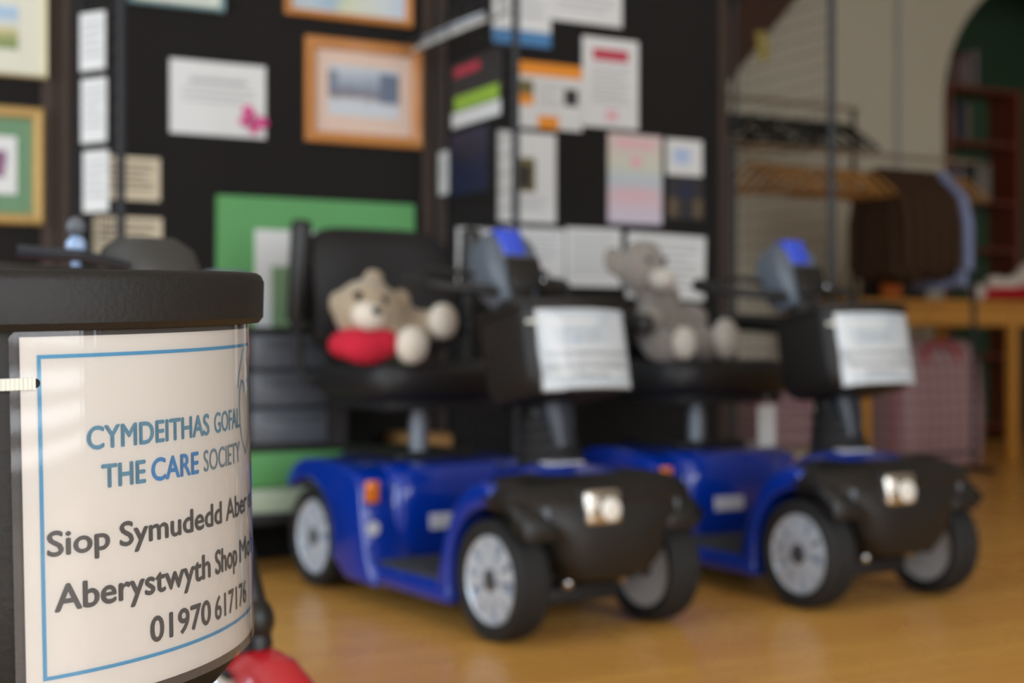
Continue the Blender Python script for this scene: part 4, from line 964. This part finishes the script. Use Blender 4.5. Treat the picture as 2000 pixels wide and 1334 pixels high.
for k in range(5):
    garment(wood_u(12 + k), 'dark brown garment on the rail, %s of five from the left' % labs[k], M['brown_cloth'], .57 + .02 * (k % 2), seed=k)
garment(wood_u(17), 'pale blue shirt hanging at the right end of the clothes rail', M['blue_cloth'], .62, seed=9, group=None)

tb_u0, tb_u1, tv0, tv1, TZ = 2.476, 4.02, -1.57, -2.17, .865
tbl = empty('wooden_table', W((tb_u0 + tb_u1) / 2, (tv0 + tv1) / 2, 0), RZ, 'golden wooden table at the far right with tartan bag underneath', 'table')
tw, td = tb_u1 - tb_u0, tv0 - tv1
bm = BM(); box(bm, (0, 0, TZ - .016), (tw, td, .032), .006); obj('tabletop', bm, M['table_wood'], tbl)
for (c, s) in (((0, -td / 2 + .03, TZ - .085), (tw - .08, .022, .10)), ((0, td / 2 - .03, TZ - .085), (tw - .08, .022, .10)), ((-tw / 2 + .03, 0, TZ - .085), (.022, td - .08, .10)), ((tw / 2 - .03, 0, TZ - .085), (.022, td - .08, .10))):
    bm = BM(); box(bm, c, s, .002, 1); obj('apron', bm, M['table_wood'], tbl)
for x in (-1, 1):
    for y in (-1, 1):
        bm = BM(); box(bm, ((-tw / 2 + .035) if x < 0 else (tw / 2 - .46), y * (td / 2 - .035), (TZ - .032) / 2), (.05, .05, TZ - .033), .005); obj('leg', bm, M['table_wood'], tbl)
def tartan_bag(u, v, w, d, h, label):
    e = empty('tartan_bag', W(u, v, 0), RZ, label, 'bag', 'pink tartan bags')
    bm = BM(); rings = []
    for (z, k, j) in ((.0, .94, .94), (.02, 1.0, 1.0), (h * .4, 1.01, 1.05), (h * .8, .99, .9), (h * .95, .97, .55), (h, .93, .2)): rings.append(sup(z, w / 2 * k, d / 2 * j, 0, 8, 40))
    loft(bm, rings); obj('bag_body', bm, M['tartan'], e)
    for s in (-1, 1):
        bm = BM(); tube(bm, [(s * w * .497, -d * .3, .03), (s * w * .5, -d * .35, h * .5), (s * w * .49, -d * .26, h * .86)], .006, 6); obj('piping', bm, M['print_red'], e)
    bm = BM(); tube(bm, [(-.12, -d * .42, h * .7), (-.11, -d * .42, h * .93), (0, -d * .36, h * .98), (.11, -d * .42, h * .93), (.12, -d * .42, h * .7)], .010, 6); obj('strap', bm, M['red_cloth'], e)
tartan_bag(3.02, -1.72, .60, .34, .655, 'large pink tartan bag standing on the floor under the wooden table')
tartan_bag(2.14, -1.86, .34, .26, .42, 'smaller pink tartan bag behind the second scooter, left of the table')
# red hat with white trim on the table, black box and bag with an orange folder
ht = empty('red_hat', W(3.68, -1.80, TZ + .0005), RZ, 'red cloth hat with white fluffy trim lying on the wooden table', 'hat')
fused('cloth', [((.06, -.03, .05), (.24, .13, .05)), ((.22, .0, .07), (.14, .11, .07)), ((-.14, -.02, .04), (.10, .09, .04))], M['red_cloth'], ht, .012)
fused('fur_trim', [((-.10, -.06, .105), (.07, .05, .042)), ((-.02, -.09, .10), (.07, .045, .04)), ((.06, -.08, .12), (.07, .05, .045)), ((.15, -.05, .16), (.07, .05, .05)), ((.22, -.02, .19), (.07, .05, .045))], M['white_fur'], ht, .012)
fused('pompom', [((-.21, -.04, .05), (.05, .05, .05))], M['white_fur'], ht, .012)
bgk = empty('black_bag', W(2.95, -1.86, TZ + .0005), RZ, 'soft black bag standing on the wooden table under the hanging brown clothes', 'bag')
bm = BM(); loft(bm, [sup(z, a, b, 0, 4, 32) for z, a, b in ((0, .17, .09), (.02, .185, .10), (.12, .185, .095), (.19, .17, .06), (.2, .12, .03))]); obj('bag_body', bm, M['fabric'], bgk)
bm = BM(); tube(bm, [(-.08, 0, .18), (-.07, 0, .25), (.07, 0, .25), (.08, 0, .18)], .008, 8); obj('handle', bm, M['fabric'], bgk)
of = tag(obj('folder', (lambda b: box(b, (0, 0, .085), (.045, .10, .17), .004, 1, RY(14)))(BM()), mat('orange_folder', (222, 116, 30), .5)), 'orange folder standing on table beside the black bag', 'folder')
of.location = W(2.74, -1.66, TZ + .003); of.rotation_euler = (0, 0, RZ + rad(60))
# low platform with a cream top behind the second scooter
pf = empty('low_platform', W(1.28, -.78, 0), RZ, 'low brown platform with a cream top behind the second blue scooter', 'platform')
bm = BM(); box(bm, (0, 0, .0765), (.66, .30, .15), .004); obj('plinth', bm, M['cardboard'], pf)
bm = BM(); box(bm, (0, 0, .165), (.70, .34, .024), .006); obj('top', bm, M['pale_top'], pf)

# ------------------------------------------------------------------ bookcase in the green alcove
bk = empty('bookcase', W(4.53, -2.85, 0), RZ, 'tall mahogany bookcase in the green alcove beyond the arch', 'bookcase')
BW, BD, BH = .66, .26, 2.30
for s in (-1, 1):
    bm = BM(); box(bm, (s * (BW / 2 - .02), 0, BH / 2), (.045, BD, BH), .004, 1); obj('side_panel', bm, M['mahogany'], bk)
shz = [.10, .55, .90, 1.24, 1.55, 1.93, BH - .02]
for z in shz:
    bm = BM(); box(bm, (0, 0, z), (BW - .086, BD - .01, .025), .002, 1); obj('shelf', bm, M['mahogany'], bk)
bm = BM(); box(bm, (0, BD / 2 - .008, BH / 2), (BW - .086, .010, BH - .1), 0, 1); obj('back_panel', bm, M['green_wall'], bk)
bcols = [(60, 40, 44), (40, 44, 70), (120, 112, 104), (30, 30, 34), (96, 40, 56), (70, 60, 110), (130, 126, 120), (52, 66, 60), (146, 140, 132)]
def book(u, z, h, th, c, label, group):
    e = empty('book', W(u, -2.86, z), RZ, label, 'book', group)
    bm = BM(); box(bm, (0, 0, h / 2), (th, .15, h), .002, 1); obj('cover', bm, mat('book_cover_%d' % c, bcols[c], .6), e)
    bm = BM(); box(bm, (0, .001, h / 2), (th * .7, .146, h + .0008), 0, 1); obj('pages', bm, M['paper_c'], e)
for (zsh, n, lab, grp, x0) in ((1.55, 11, 'book, %s from the left on the second shelf down of the mahogany bookcase', 'books on the second shelf down', -.26), (BH - .02, 8, 'book, %s from the left on top of the mahogany bookcase', 'books on top of the bookcase', -.24), (1.93, 6, 'book, %s from the left on the highest inner shelf of the mahogany bookcase', 'books on the highest inner shelf', -.26)):
    x = x0
    for k in range(n):
        th = random.uniform(.024, .042); h = random.uniform(.20, .27) if zsh != BH - .02 else random.uniform(.18, .26)
        book(4.53 + x + th / 2, zsh + .0135, h, th, random.randrange(len(bcols)), lab % ORD[k], grp); x += th + .0015
